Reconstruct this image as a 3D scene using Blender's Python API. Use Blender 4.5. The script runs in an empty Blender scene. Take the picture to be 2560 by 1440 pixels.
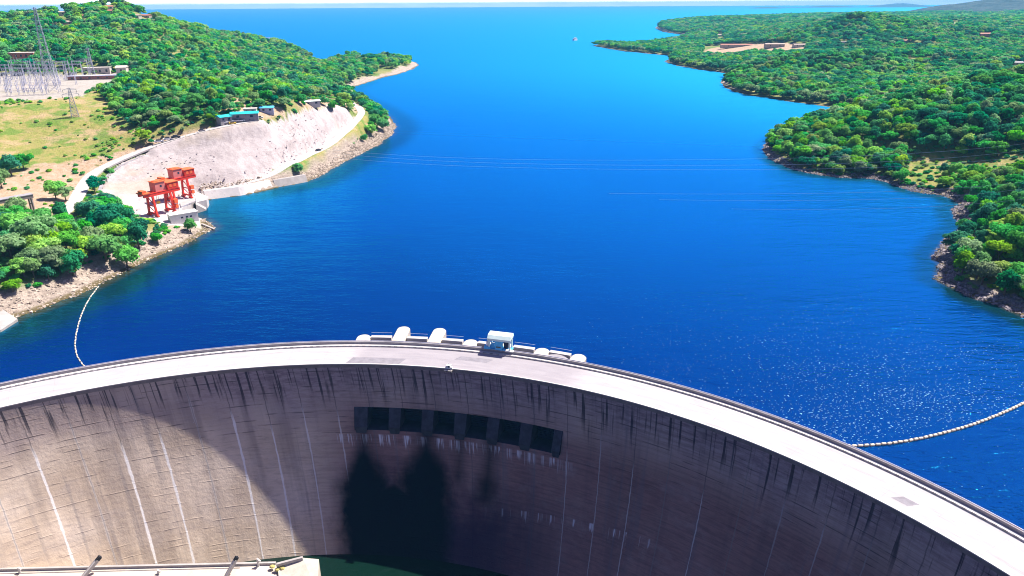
import bpy, math, random
import numpy as np
from mathutils import Matrix, Vector
random.seed(7); rng = np.random.default_rng(11)
S = bpy.context.scene
COL = S.collection
R_ = math.radians

# ------------------------------------------------------------------ camera model (used to survey points, then fixed)
F, ROLL, HOR, CZ = 1800.0, -0.006, 10.0, 108.0
PIT = math.atan((720 - HOR) / F)
CX, CY = -51.833, 28.353           # plan centre of the arch
RU, RD = 177.7, 163.63             # upstream and downstream crest radii
ZT = 8.0                           # deck level above the lake
FA = 20 / 55 ** 1.5                # downstream face flares out with depth
SUN_AZ, SUN_EL = R_(58), R_(57)

def ray(px, py):
    u, v = px - 1280, py - 720
    c, s = math.cos(ROLL), math.sin(ROLL)
    u, v = c * u + s * v, -s * u + c * v
    return np.array([u, F * math.cos(PIT) - v * math.sin(PIT), -F * math.sin(PIT) - v * math.cos(PIT)])
def at(px, py, z=0.0):
    d = ray(px, py); return d * ((CZ - z) / -d[2]) + [0, 0, CZ]
def atY(px, py, Y):
    d = ray(px, py); return d * (Y / d[1]) + [0, 0, CZ]
def project(x, y, z):
    x = np.asarray(x, float); y = np.asarray(y, float); z = np.asarray(z, float) - CZ
    cp, sp = math.cos(PIT), math.sin(PIT)
    fw = y * cp - z * sp; dn = -y * sp - z * cp
    fw = np.maximum(fw, 1e-3)
    u, v = F * x / fw, F * dn / fw
    c, s = math.cos(ROLL), math.sin(ROLL)
    return c * u - s * v + 1280, s * u + c * v + 720, fw

# ------------------------------------------------------------------ helpers
def setp(o, label=None, cat=None, group=None, kind=None):
    if label: o['label'] = label
    if cat: o['category'] = cat
    if group: o['group'] = group
    if kind: o['kind'] = kind
    return o
def empty(name, loc=(0, 0, 0), rz=0.0, **k):
    o = bpy.data.objects.new(name, None); COL.objects.link(o)
    o.location = loc; o.rotation_euler = (0, 0, rz); o.empty_display_size = 1
    return setp(o, **k)
def mesh_np(name, V, Fq, mats=(), parent=None, smooth=False, **k):
    me = bpy.data.meshes.new(name)
    V = np.asarray(V, np.float32); Fq = np.asarray(Fq, np.int32)
    me.vertices.add(len(V)); me.vertices.foreach_set('co', V.ravel())
    n = Fq.shape[1]
    me.loops.add(Fq.size); me.loops.foreach_set('vertex_index', Fq.ravel())
    me.polygons.add(len(Fq)); me.polygons.foreach_set('loop_start', np.arange(len(Fq), dtype=np.int32) * n)
    me.polygons.foreach_set('loop_total', np.full(len(Fq), n, np.int32))
    me.polygons.foreach_set('use_smooth', np.full(len(Fq), smooth))
    me.update(calc_edges=True)
    for m in mats: me.materials.append(m)
    o = bpy.data.objects.new(name, me); COL.objects.link(o)
    if parent: o.parent = parent
    return setp(o, **k)
def color_attr(me, name, A):
    a = me.attributes.new(name, 'FLOAT_COLOR', 'POINT'); a.data.foreach_set('color', np.asarray(A, np.float32).ravel())
class MB:
    def __init__(s): s.v, s.f, s.m = [], [], []
    def add(s, vs, fs, mi=0):
        b = len(s.v); s.v += [tuple(map(float, v)) for v in vs]
        for f in fs: s.f.append(tuple(b + i for i in f)); s.m.append(mi)
    def box(s, c, d, rz=0, mi=0, top=1.0):
        x, y, z = [q / 2 for q in d]; cs, sn = math.cos(rz), math.sin(rz); vs = []
        for k, t in ((-1, 1), (1, top)):
            for i, j in ((-1, -1), (1, -1), (1, 1), (-1, 1)):
                a, b = i * x * t, j * y * t
                vs.append((c[0] + a * cs - b * sn, c[1] + a * sn + b * cs, c[2] + k * z))
        s.add(vs, [(3, 2, 1, 0), (4, 5, 6, 7), (0, 1, 5, 4), (1, 2, 6, 5), (2, 3, 7, 6), (3, 0, 4, 7)], mi)
    def bar(s, p, q, w, h=None, mi=0):
        h = h or w; p, q = Vector(p), Vector(q); d = (q - p)
        if d.length < 1e-6: return
        d.normalize(); up = Vector((0, 0, 1)) if abs(d.z) < .95 else Vector((1, 0, 0))
        a = d.cross(up).normalized() * w / 2; b = a.cross(d).normalized() * h / 2
        vs = [p - a - b, p + a - b, p + a + b, p - a + b, q - a - b, q + a - b, q + a + b, q - a + b]
        s.add(vs, [(3, 2, 1, 0), (4, 5, 6, 7), (0, 1, 5, 4), (1, 2, 6, 5), (2, 3, 7, 6), (3, 0, 4, 7)], mi)
    def cyl(s, p, q, r0, r1=None, n=10, mi=0):
        r1 = r0 if r1 is None else r1; p, q = Vector(p), Vector(q); d = (q - p).normalized()
        up = Vector((0, 0, 1)) if abs(d.z) < .95 else Vector((1, 0, 0))
        a = d.cross(up).normalized(); b = a.cross(d)
        vs = []
        for c, r in ((p, r0), (q, r1)):
            for i in range(n):
                t = 2 * math.pi * i / n; vs.append(c + a * r * math.cos(t) + b * r * math.sin(t))
        s.add(vs, [(i, (i + 1) % n, n + (i + 1) % n, n + i) for i in range(n)] + [tuple(range(n))[::-1], tuple(range(n, 2 * n))], mi)
    def prism(s, P, z0, z1, mi=0, mt=None):
        n = len(P); z0s = z0 if hasattr(z0, '__len__') else [z0] * n; z1s = z1 if hasattr(z1, '__len__') else [z1] * n
        A = sum(P[i][0] * P[(i + 1) % n][1] - P[(i + 1) % n][0] * P[i][1] for i in range(n))
        idx = list(range(n)) if A > 0 else list(range(n))[::-1]
        vs = [(P[i][0], P[i][1], z0s[i]) for i in idx] + [(P[i][0], P[i][1], z1s[i]) for i in idx]
        s.add(vs, [(i, (i + 1) % n, n + (i + 1) % n, n + i) for i in range(n)] + [tuple(range(n))[::-1]], mi)
        s.add(vs[n:], [tuple(range(n))], mi if mt is None else mt)
    def ball(s, c, r, sx=1, sy=1, sz=1, n=10, m=6, mi=0, zmin=-1):
        vs = []
        for j in range(m + 1):
            t = math.pi * j / m
            for i in range(n):
                p = 2 * math.pi * i / n
                vs.append((c[0] + r * sx * math.sin(t) * math.cos(p), c[1] + r * sy * math.sin(t) * math.sin(p), c[2] + r * sz * max(math.cos(t), zmin)))
        s.add(vs, [(j * n + i, (j + 1) * n + i, (j + 1) * n + (i + 1) % n, j * n + (i + 1) % n) for j in range(m) for i in range(n)], mi)
    def gable(s, c, L, W, z0, z1, rz=0, mi=0, over=.4):
        cs, sn = math.cos(rz), math.sin(rz); l, w = L / 2 + over, W / 2 + over
        def P(a, b, z): return (c[0] + a * cs - b * sn, c[1] + a * sn + b * cs, z)
        vs = [P(-l, -w, z0), P(l, -w, z0), P(l, w, z0), P(-l, w, z0), P(-l, 0, z1), P(l, 0, z1)]
        s.add(vs, [(0, 1, 5, 4), (2, 3, 4, 5), (1, 2, 5), (3, 0, 4), (3, 2, 1, 0)], mi)
    def build(s, name, mats, parent=None, smooth=False, **k):
        me = bpy.data.meshes.new(name); me.from_pydata(s.v, [], s.f); me.update()
        mats = mats if isinstance(mats, (list, tuple)) else [mats]
        for m in mats: me.materials.append(m)
        me.polygons.foreach_set('material_index', s.m)
        if smooth: me.polygons.foreach_set('use_smooth', [True] * len(s.f))
        o = bpy.data.objects.new(name, me); COL.objects.link(o)
        if parent: o.parent = parent
        return setp(o, **k)
def copy_tree(o, parent=None):
    c = o.copy(); COL.objects.link(c)
    if parent: c.parent = parent
    for ch in list(o.children): copy_tree(ch, c)
    return c

# ------------------------------------------------------------------ node helper
class NT:
    def __init__(s, name):
        s.mat = bpy.data.materials.new(name); s.mat.use_nodes = True
        s.t = s.mat.node_tree; s.t.nodes.clear()
        s.out = s.t.nodes.new('ShaderNodeOutputMaterial')
    def n(s, ty, ins=None, **props):
        nd = s.t.nodes.new('ShaderNode' + ty)
        for k, v in props.items(): setattr(nd, k, v)
        for k, v in (ins or {}).items(): s.set(nd.inputs[k], v)
        return nd
    def set(s, sock, v):
        if isinstance(v, bpy.types.NodeSocket): s.t.links.new(v, sock)
        elif v is not None:
            if sock.type == 'RGBA' and len(v) == 3: v = (*v, 1)
            sock.default_value = v
    def m(s, op, a, b=None, c=None, clamp=False):
        nd = s.n('Math', {0: a}, operation=op, use_clamp=clamp)
        if b is not None: s.set(nd.inputs[1], b)
        if c is not None: s.set(nd.inputs[2], c)
        return nd.outputs[0]
    def ss(s, x, a, b):     # smoothstep a..b -> 0..1
        nd = s.n('MapRange', {0: x, 1: a, 2: b, 3: 0.0, 4: 1.0}, interpolation_type='SMOOTHSTEP'); return nd.outputs[0]
    def mix(s, f, a, b, blend='MIX'):
        nd = s.n('Mix', data_type='RGBA', blend_type=blend)
        s.set(nd.inputs[0], f); s.set(nd.inputs[6], a); s.set(nd.inputs[7], b); return nd.outputs[2]
    def noise(s, vec, scale, detail=3, rough=.55, col=False):
        nd = s.n('TexNoise', {'Scale': scale, 'Detail': detail, 'Roughness': rough})
        if vec is not None: s.set(nd.inputs['Vector'], vec)
        return nd.outputs['Color' if col else 'Fac']
    def vmul(s, v, k):
        nd = s.n('VectorMath', {0: v, 1: k}, operation='MULTIPLY'); return nd.outputs[0]
    def xyz(s, x, y, z=0.0): return s.n('CombineXYZ', {0: x, 1: y, 2: z}).outputs[0]
    def pos(s): return s.n('NewGeometry').outputs['Position']
    def bsdf(s, col, rough=.7, bump=None, bdist=.1, bstr=1.0, spec=.3, **ins):
        b = s.n('BsdfPrincipled', {'Base Color': col, 'Roughness': rough, 'Specular IOR Level': spec, **ins})
        if bump is not None:
            bp = s.n('Bump', {'Height': bump, 'Distance': bdist, 'Strength': bstr}); s.t.links.new(bp.outputs[0], b.inputs['Normal'])
        s.t.links.new(b.outputs[0], s.out.inputs[0]); return b
def simple(name, col, var=.15, scale=.5, rough=.7, dirt=None, spec=.3, bump=None, **ins):
    t = NT(name); p = t.n('TexCoord').outputs['Object']
    nz = t.noise(p, scale, 4, .6)
    a = tuple(c * (1 - var) for c in col); b = tuple(min(1, c * (1 + var)) for c in col)
    c = t.mix(t.ss(nz, .3, .7), a, b)
    if dirt: c = t.mix(t.m('MULTIPLY', t.ss(t.noise(t.vmul(p, (1, 1, .3)), scale * 2.3, 4, .7), .52, .75), .6), c, dirt)
    t.bsdf(c, rough, nz if bump else None, bump or .1, spec=spec, **ins); return t.mat

M = {}
M['white'] = simple('white_paint', (.78, .77, .74), .06, .6, .5, (.45, .42, .38))
M['concrete'] = simple('pale_concrete', (.36, .33, .31), .12, .35, .8, (.33, .29, .25))
M['white_concrete'] = simple('white_concrete', (.48, .45, .43), .08, .25, .8, (.5, .45, .4))
M['cream'] = simple('cream_concrete', (.50, .44, .36), .1, .5, .8, (.45, .38, .28))
M['grey'] = simple('grey_concrete', (.30, .28, .29), .12, .4, .8, (.18, .16, .16))
M['brown_concrete'] = simple('brown_concrete', (.23, .19, .18), .15, .4, .8, (.12, .1, .1))
M['steel'] = simple('galvanised_steel', (.50, .50, .60), .1, 1.0, .45, Metallic=.3)
M['dark'] = simple('dark_void', (.012, .013, .018), .2, .5, .7)
M['gate'] = simple('gate_steel', (.012, .018, .055), .25, .5, .5, (.015, .02, .03))
M['red'] = simple('red_paint', (.72, .045, .02), .12, .7, .45, (.4, .04, .03))
M['orange'] = simple('orange_roof_paint', (.80, .15, .045), .12, .7, .5)
M['pink'] = simple('faded_pink_panel', (.62, .19, .16), .1, .6, .6)
M['window'] = simple('dark_glass', (.03, .04, .06), .1, 1, .15, spec=.6)
M['lilac'] = simple('lilac_panel', (.50, .50, .62), .08, .5, .6)
M['turq'] = simple('turquoise_roof', (.02, .46, .50), .08, .6, .5)
M['bluepaint'] = simple('light_blue_paint', (.08, .42, .75), .1, .8, .5)
M['mint'] = simple('pale_mint_paint', (.62, .76, .72), .06, .8, .5)
M['terracotta'] = simple('terracotta_roof', (.42, .17, .11), .15, 1, .7)
M['wall'] = simple('house_wall', (.40, .32, .26), .1, .6, .8)
M['buoy'] = simple('buoy_cream', (.58, .51, .40), .1, 2, .5)
M['rope'] = simple('rope', (.18, .17, .14), .1, 2, .9)
M['cable'] = simple('aluminium_cable', (.55, .58, .6), .05, 1, .4)
M['bark'] = simple('bark', (.16, .12, .085), .25, 2, .9)
M['carpaint'] = simple('car_white', (.75, .75, .76), .04, 1, .3)
M['cardark'] = simple('car_dark', (.05, .055, .07), .1, 1, .3)
M['yellow'] = simple('yellow_paint', (.75, .48, .04), .08, 1, .5)

# ------------------------------------------------------------------ value noise (numpy)
def vnoise(x, y, seed=0):
    xi, yi = np.floor(x).astype(np.int64), np.floor(y).astype(np.int64); fx, fy = x - xi, y - yi
    fx = fx * fx * (3 - 2 * fx); fy = fy * fy * (3 - 2 * fy)
    def h(a, b):
        n = (a * 374761393 + b * 668265263 + seed * 1442695041) & 0x7fffffff
        n = ((n ^ (n >> 13)) * 1274126177) & 0x7fffffff
        return ((n ^ (n >> 16)) & 0xffff) / 65535.0
    return (h(xi, yi) * (1 - fx) + h(xi + 1, yi) * fx) * (1 - fy) + (h(xi, yi + 1) * (1 - fx) + h(xi + 1, yi + 1) * fx) * fy
def fbm(x, y, s, oct=4, seed=0):
    r = 0; a = 1; t = 0
    for i in range(oct):
        r = r + a * (vnoise(x / s, y / s, seed + i) - .5); t += a; a *= .55; s *= .5
    return r / t * 2

# ------------------------------------------------------------------ survey: shorelines and spot heights
px = lambda L: [tuple(at(*p, 0)[:2]) for p in L]
LEFT = [(-215, 60), (-222, 120), (-225, 170), (-205, 215)] + px([(0, 820), (40, 795), (80, 783), (120, 768), (160, 750), (200, 737), (250, 712), (300, 684), (360, 657), (420, 630), (480, 603), (538, 571), (520, 555), (497, 545), (480, 540), (505, 515), (520, 497), (560, 493), (610, 488), (650, 479), (690, 469), (730, 462), (770, 454), (800, 441), (850, 411), (900, 385), (950, 360), (975, 340), (989, 318), (982, 300), (965, 285), (930, 262), (900, 250), (882, 237), (872, 223), (900, 212), (960, 194), (1000, 184), (1035, 172), (1048, 163), (1040, 155), (1010, 153)]) + [(-300, 1620), (-370, 1700)] + px([(805, 160), (790, 152), (745, 138), (712, 124), (725, 110), (700, 104)]) + [(-900, 2750), (-1600, 2700), (-2600, 2300), (-3600, 1500), (-3600, 60)]
RIGHT = [(126, 10), (130, 60), (150, 110), (175, 170), (188, 220)] + px([(2560, 791), (2505, 769), (2442, 747), (2380, 719), (2342, 700), (2346, 685), (2349, 658), (2333, 645), (2342, 625), (2367, 603), (2392, 581), (2411, 566), (2399, 556), (2383, 537), (2380, 523), (2405, 512), (2383, 500), (2358, 489), (2327, 487), (2286, 480), (2255, 470), (2224, 458), (2177, 447), (2099, 444), (2055, 439), (2011, 431), (1974, 420), (1949, 409), (1924, 397), (1908, 373), (1914, 362), (1935, 346), (1975, 330), (2020, 316), (2070, 303), (2140, 293), (2260, 280), (2260, 268), (2180, 266), (2070, 267), (2000, 258), (1950, 250), (1870, 238), (1830, 228), (1805, 215), (1800, 205), (1818, 184), (1800, 181), (1740, 173), (1690, 164), (1660, 154), (1680, 140), (1650, 137), (1600, 132), (1555, 128), (1510, 120), (1480, 114), (1500, 110), (1570, 114), (1620, 110), (1700, 97), (1722, 89), (1690, 85), (1655, 79)]) + [(680, 3600), (1100, 4300), (2500, 5000), (4500, 5400), (6500, 4500), (6500, 10)]
LEFT = np.array(LEFT); RIGHT = np.array(RIGHT)
CTRL = []
def cz(*L):
    for x, y, z in L: CTRL.append(at(x, y, z))
def cY(*L):
    for x, y, Y in L: CTRL.append(atY(x, y, Y))
cz((60, 700, 8), (0, 640, 14), (150, 640, 10), (250, 600, 9), (330, 600, 7), (420, 590, 4.5), (480, 570, 3), (150, 560, 13), (60, 525, 15), (0, 520, 15), (250, 545, 10), (200, 500, 13), (140, 540, 13),
   (390, 545, 4.6), (440, 500, 4.6), (350, 530, 4.6), (480, 490, 5), (530, 482, 5.5), (620, 458, 6), (740, 405, 8), (800, 378, 10), (860, 335, 14), (900, 300, 18), (910, 278, 20), (880, 258, 24), (840, 247, 26),
   (350, 500, 6), (300, 500, 9), (270, 480, 11), (190, 505, 13), (225, 435, 17), (300, 395, 22), (400, 355, 28), (530, 318, 35), (640, 300, 37), (740, 275, 38), (800, 262, 38), (840, 260, 33),
   (350, 320, 33), (250, 350, 27), (150, 400, 21), (100, 440, 18), (60, 360, 26), (0, 430, 19), (150, 300, 36), (60, 270, 42), (250, 260, 42), (0, 250, 45), (150, 245, 45), (100, 190, 46), (280, 190, 46), (320, 180, 46), (0, 190, 46), (200, 215, 46),
   (380, 310, 36), (450, 300, 38), (540, 300, 38), (400, 230, 44), (500, 200, 42), (680, 240, 34), (760, 215, 28), (600, 250, 38), (850, 225, 12), (900, 185, 10), (960, 165, 10), (1000, 162, 8), (830, 180, 13), (965, 144, 11),
   (960, 310, 8), (940, 290, 10), (900, 345, 6), (830, 400, 5))
cY((290, 9, 1250), (200, 30, 1200), (100, 55, 1150), (0, 82, 1100), (400, 52, 1300), (500, 74, 1450), (600, 90, 1800), (680, 112, 2300), (300, 60, 1050), (150, 90, 950), (0, 115, 900), (450, 100, 1050), (560, 130, 1150), (650, 130, 1500), (700, 140, 1700), (300, 120, 830), (100, 140, 800), (0, 150, 790), (420, 170, 780), (520, 190, 800), (600, 170, 1000), (680, 180, 1050), (740, 170, 1250), (780, 165, 1400))
CTRL += [(-500, 1700, 30), (-900, 2100, 25), (-800, 1650, 60), (-1500, 1500, 70), (-1800, 2300, 30), (-3000, 1200, 60), (-600, 500, 45), (-600, 250, 50), (-260, 180, 18), (-300, 260, 24), (-260, 90, 22)]
cz((2560, 700, 6), (2450, 680, 5), (2400, 640, 5), (2480, 620, 11), (2560, 600, 16), (2430, 560, 8), (2480, 520, 10), (2560, 500, 17), (2450, 470, 9), (2400, 440, 7), (2330, 440, 5), (2290, 410, 5), (2400, 400, 9), (2500, 410, 13), (2560, 400, 17), (1960, 380, 6), (2000, 340, 14))
cY((2100, 330, 540), (2300, 330, 515), (2400, 320, 500), (2560, 300, 500), (2560, 250, 560), (2200, 272, 570), (2350, 238, 600), (2450, 214, 615), (2560, 186, 630),
   (1900, 205, 1010), (1930, 160, 1120), (2050, 138, 1130), (2200, 134, 1150), (2350, 138, 1160), (2140, 40, 1750), (2300, 180, 1150), (2400, 150, 1200), (2560, 140, 1200), (2300, 100, 1500), (2560, 80, 1800), (2350, 62, 1900), (2560, 55, 2500), (2200, 200, 1090), (2050, 200, 1080), (2400, 100, 1600),
   (1750, 140, 1650), (1800, 120, 1900), (1850, 112, 1980), (1700, 112, 2150), (1620, 122, 2060), (1800, 72, 2700), (1720, 66, 3200), (1900, 62, 2800), (2000, 60, 2600), (2100, 54, 2300), (1860, 48, 3300), (1950, 52, 3200))
CTRL += [(400, 810, 7), (470, 900, 9), (560, 950, 12), (650, 930, 14), (760, 960, 16), (610, 1450, 12), (760, 1480, 14), (480, 1420, 8), (920, 1500, 18), (300, 200, 18), (230, 120, 16), (220, 40, 16), (500, 300, 30), (1500, 800, 50), (2500, 1500, 60), (3000, 3500, 50), (1500, 3800, 40), (5000, 3000, 60)]
CTRL = np.array(CTRL)
for P in (LEFT[4:-5], RIGHT[5:-6]):
    CTRL = np.vstack([CTRL, np.column_stack([P[::2], np.full(len(P[::2]), .5)])])
_d = np.hypot(CTRL[:, None, 0] - CTRL[None, :, 0], CTRL[:, None, 1] - CTRL[None, :, 1])
_n = len(CTRL); _A = np.zeros((_n + 1, _n + 1)); _A[:_n, :_n] = _d - np.eye(_n) * 1.5; _A[:_n, _n] = 1; _A[_n, :_n] = 1
_w = np.linalg.solve(_A, np.append(CTRL[:, 2], 0))
def rbf(x, y):
    out = np.empty(len(x))
    for i in range(0, len(x), 20000):
        d = np.hypot(x[i:i + 20000, None] - CTRL[:, 0], y[i:i + 20000, None] - CTRL[:, 1]); out[i:i + 20000] = d @ _w[:_n] + _w[_n]
    return out
def inside(P, x, y):
    r = np.zeros(len(x), bool); n = len(P)
    for i in range(n):
        x0, y0 = P[i]; x1, y1 = P[(i + 1) % n]
        if y0 == y1: continue
        r ^= ((y0 > y) != (y1 > y)) & (x < (x1 - x0) * (y - y0) / (y1 - y0) + x0)
    return r
def sdist(P, x, y):
    d2 = np.full(len(x), 1e18); n = len(P)
    for i in range(n):
        a, b = np.array(P[i]), np.array(P[(i + 1) % n]); e = b - a; l = e @ e
        if l == 0: continue
        t = np.clip(((x - a[0]) * e[0] + (y - a[1]) * e[1]) / l, 0, 1)
        d2 = np.minimum(d2, (x - a[0] - t * e[0]) ** 2 + (y - a[1] - t * e[1]) ** 2)
    d = np.sqrt(d2); return np.where(inside(P, x, y), d, -d)
def shore(x, y):
    sd = np.maximum(sdist(LEFT, x, y), sdist(RIGHT, x, y))
    dist = np.hypot(x, y)
    return sd + fbm(x, y, 14, 3, 5) * np.clip(dist / 500, .5, 4) * 1.6
def height(x, y, sd=None, rough=True):
    x = np.asarray(x, float); y = np.asarray(y, float)
    if sd is None: sd = shore(x, y)
    r = np.maximum(rbf(x, y), 1.0)
    dist = np.hypot(x, y)
    if rough:
        inl = np.clip((sd - 20) / 80, 0, 1)
        r = r + (fbm(x, y, 60, 4, 21) * 2.0 + fbm(x, y, 230, 2, 27) * 7 * (x > 0) * np.clip((dist - 700) / 500, 0, 1)) * inl * np.clip((r - 10) / 20, 0, 1) + fbm(x, y, 9, 3, 33) * .35
    up = .12 + .52 * np.maximum(sd, 0) + np.maximum(sd, 0) ** 2 * .014
    if rough: up = up * (1 + .45 * fbm(x, y, 7, 3, 44) * np.clip(1.6 - sd / 14, 0, 1)) + .25 * fbm(x, y, 3.2, 2, 49) * np.clip(sd / 2, 0, 1)
    k = 2.5
    land = -np.log(np.exp(-np.clip(r, -30, 60) / k) + np.exp(-np.clip(up, -30, 60) / k)) * k
    land = np.where(np.minimum(r, up) > 50, np.minimum(r, up), land)
    land = np.where(r > 55, np.minimum(r, up), land)
    return np.where(sd > 0, np.maximum(land, .05 + .1 * np.clip(sd, 0, 1)), .4 * sd)
def hit(pxx, pyy, lo=150, hi=6000):
    d = ray(pxx, pyy); d = d / math.hypot(d[0], d[1])
    t = np.exp(np.linspace(math.log(lo), math.log(hi), 700)); P = np.array([0, 0, CZ]) + t[:, None] * d
    h = np.maximum(height(P[:, 0], P[:, 1], rough=False), 0); k = np.argmax(P[:, 2] < h)
    if P[k, 2] >= h[k]: return at(pxx, pyy, 0)
    a, b = t[k - 1], t[k]; fa = P[k - 1, 2] - h[k - 1]; fb = P[k, 2] - h[k]
    q = a + (b - a) * fa / (fa - fb); return np.array([0, 0, CZ]) + d * q
def ground(x, y): return float(height(np.array([x]), np.array([y]))[0])
def poly(L): return np.array([hit(*p)[:2] for p in L])
CUT = poly([(268, 522), (245, 470), (300, 402), (400, 364), (530, 325), (640, 306), (740, 283), (800, 270), (850, 265), (893, 287), (858, 335), (798, 378), (740, 407), (620, 459), (520, 492), (440, 505), (350, 548), (325, 535)])
GRASS = poly([(-60, 252), (0, 250), (105, 250), (205, 240), (240, 222), (300, 300), (345, 322), (395, 332), (300, 390), (225, 430), (190, 500), (100, 540), (-60, 540)])
DIRT = poly([(-20, 455), (90, 410), (200, 405), (300, 378), (400, 340), (520, 308), (530, 322), (400, 358), (300, 398), (225, 436), (190, 505), (100, 548), (-20, 500)])
PAD = poly([(-60, 258), (-60, 176), (200, 184), (330, 178), (328, 204), (245, 216), (205, 240), (100, 252)])
BANKG = poly([(905, 290), (935, 330), (880, 385), (790, 430), (755, 424), (800, 385), (862, 340)])
CLEAR = poly([(1745, 140), (1790, 118), (1900, 108), (2015, 110), (2020, 128), (1900, 132), (1800, 146)])
CLEAR2 = poly([(585, 262), (620, 236), (660, 245), (655, 262), (620, 285), (570, 300), (540, 290)])
CLEAR3 = poly([(735, 262), (790, 245), (840, 247), (900, 258), (912, 285), (880, 270), (840, 262), (790, 268)])
YEL = poly([(2262, 462), (2268, 395), (2330, 384), (2420, 392), (2560, 396), (2560, 410), (2400, 408), (2345, 412), (2345, 440), (2335, 470)])
DECKP = np.array([at(*p, 5)[:2] for p in [(338, 528), (392, 560), (425, 562), (500, 552), (500, 520), (525, 498), (490, 485), (440, 490)]])
SHEDP = poly([(535, 318), (550, 292), (640, 280), (700, 268), (720, 282), (640, 300)])

def resample(P, step):
    P = np.asarray(P, float); d = np.r_[0, np.cumsum(np.hypot(*np.diff(P[:, :2], axis=0).T))]
    t = np.arange(0, d[-1] + step * .5, step); return np.column_stack([np.interp(t, d, P[:, k]) for k in range(P.shape[1])])
def smooth(P, n=3):
    P = P.copy()
    for _ in range(n): P[1:-1] = (P[:-2] + 2 * P[1:-1] + P[2:]) / 4
    return P
ROADS = []
def survey_road(pts, width):
    P = smooth(resample([hit(*p) for p in pts], 3.0), 6)
    z = height(P[:, 0], P[:, 1], rough=False); z = smooth(np.column_stack([z, z]), 14)[:, 0] + .2
    ROADS.append((P, z, width)); return P, z
UP = survey_road([(150, 540), (185, 508), (203, 472), (225, 438), (260, 416), (300, 398), (350, 377), (400, 359), (460, 341), (530, 322), (580, 311), (640, 302)], 7)
LOW = survey_road([(505, 486), (560, 471), (620, 457), (690, 434), (740, 407), (800, 377), (840, 350), (870, 325), (893, 301), (905, 284), (898, 269), (878, 257), (850, 250)], 6.5)
PATH = survey_road([(243, 488), (256, 455), (275, 430), (312, 408), (360, 388)], 1.6)
def road(P, z, width, mat, name='road', depth=.9):
    T = np.gradient(P[:, :2], axis=0); T /= np.hypot(*T.T)[:, None]; N = np.column_stack([-T[:, 1], T[:, 0]]); V = []; n = len(P)
    for o, dz in ((-.5, -depth), (-.5, 0), (.5, 0), (.5, -depth)): V.append(np.column_stack([P[:, :2] + N * width * o, z + dz]))
    Fq = [(k * n + i, k * n + i + 1, (k + 1) * n + i + 1, (k + 1) * n + i) for k in range(3) for i in range(n - 1)]
    mesh_np(name, np.vstack(V), np.array(Fq)[:, ::-1], [mat], kind='structure')

# ------------------------------------------------------------------ terrain
def terrain(name, side):
    ang = np.radians(np.arange(-62, 0.6, .13)) if side < 0 else np.radians(np.arange(-1, 76, .14))
    rad = np.exp(np.arange(math.log(125), math.log(6200), .0062))
    A, Rr = np.meshgrid(ang, rad); x = (Rr * np.sin(A)).ravel(); y = (Rr * np.cos(A)).ravel()
    P = LEFT if side < 0 else RIGHT
    sd = sdist(P, x, y) + fbm(x, y, 14, 3, 5) * np.clip(Rr.ravel() / 500, .5, 4) * 1.6
    z = np.full(len(x), -9.0); near = sd > -14
    z[near] = height(x[near], y[near], sd[near])
    flat = inside(PAD, x, y) & near; z[flat] = 45.2 + .15 * fbm(x[flat], y[flat], 8)
    flat = inside(DECKP, x, y) & (sd > -3); z[flat] = np.minimum(z[flat], 4.2)
    if side < 0:
        near = np.where((sd > -3) & (np.hypot(x, y) < 760))[0]
        for P_, zr, wd in ROADS:
            dd = np.hypot(x[near, None] - P_[None, :, 0], y[near, None] - P_[None, :, 1]); k_ = dd.argmin(1); dm = dd[np.arange(len(near)), k_]
            wt = np.clip((wd / 2 + 5.5 - dm) / 3.5, 0, 1); z[near] = z[near] * (1 - wt) + (zr[k_] - .22) * wt
    na, nr = len(ang), len(rad)
    I = np.arange(na * nr).reshape(nr, na); Fq = np.stack([I[:-1, :-1], I[:-1, 1:], I[1:, 1:], I[1:, :-1]], -1).reshape(-1, 4)[:, ::-1]
    keep = (z[Fq].max(1) > -4.5); Fq = Fq[keep]
    used = np.unique(Fq); re = np.full(len(x), -1); re[used] = np.arange(len(used)); Fq = re[Fq]
    x, y, z, sd = x[used], y[used], z[used], sd[used]
    jx = x + fbm(x, y, 12, 3, 61) * 5; jy = y + fbm(x, y, 12, 3, 71) * 5
    dist = np.hypot(x, y)
    bw = np.where(side < 0, np.where(dist < 480, 15, 10), np.where(dist < 480, 9, 6)) * (1 + .55 * fbm(x, y, 30, 3, 80)) * np.clip(dist / 900, 1, 2.2)
    rock = np.clip((bw - sd) / 3 + .5, 0, 1)
    g = (inside(GRASS, jx, jy) | inside(BANKG, jx, jy) | inside(YEL, jx, jy)).astype(float)
    g = np.maximum(g, np.clip(fbm(x, y, 45, 4, 90) * 2.5 - .9, 0, .8) * (side < 0) * (dist < 420))
    c = inside(CUT, x + fbm(x, y, 8, 2, 3) * 1.5, y).astype(float)
    c = np.maximum(c, inside(PAD, x, y) * .8); c = np.maximum(c, inside(DECKP, x, y) * 1.0)
    d = (inside(DIRT, jx, jy) | inside(CLEAR, jx, jy) | inside(CLEAR2, jx, jy) | inside(CLEAR3, jx, jy) | inside(SHEDP, jx, jy)).astype(float)
    o = mesh_np(name, np.column_stack([x, y, z]), Fq, [M['terrain']], None, True, kind='structure')
    color_attr(o.data, 'cover', np.column_stack([rock, g, c, d]))
    return o
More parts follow.
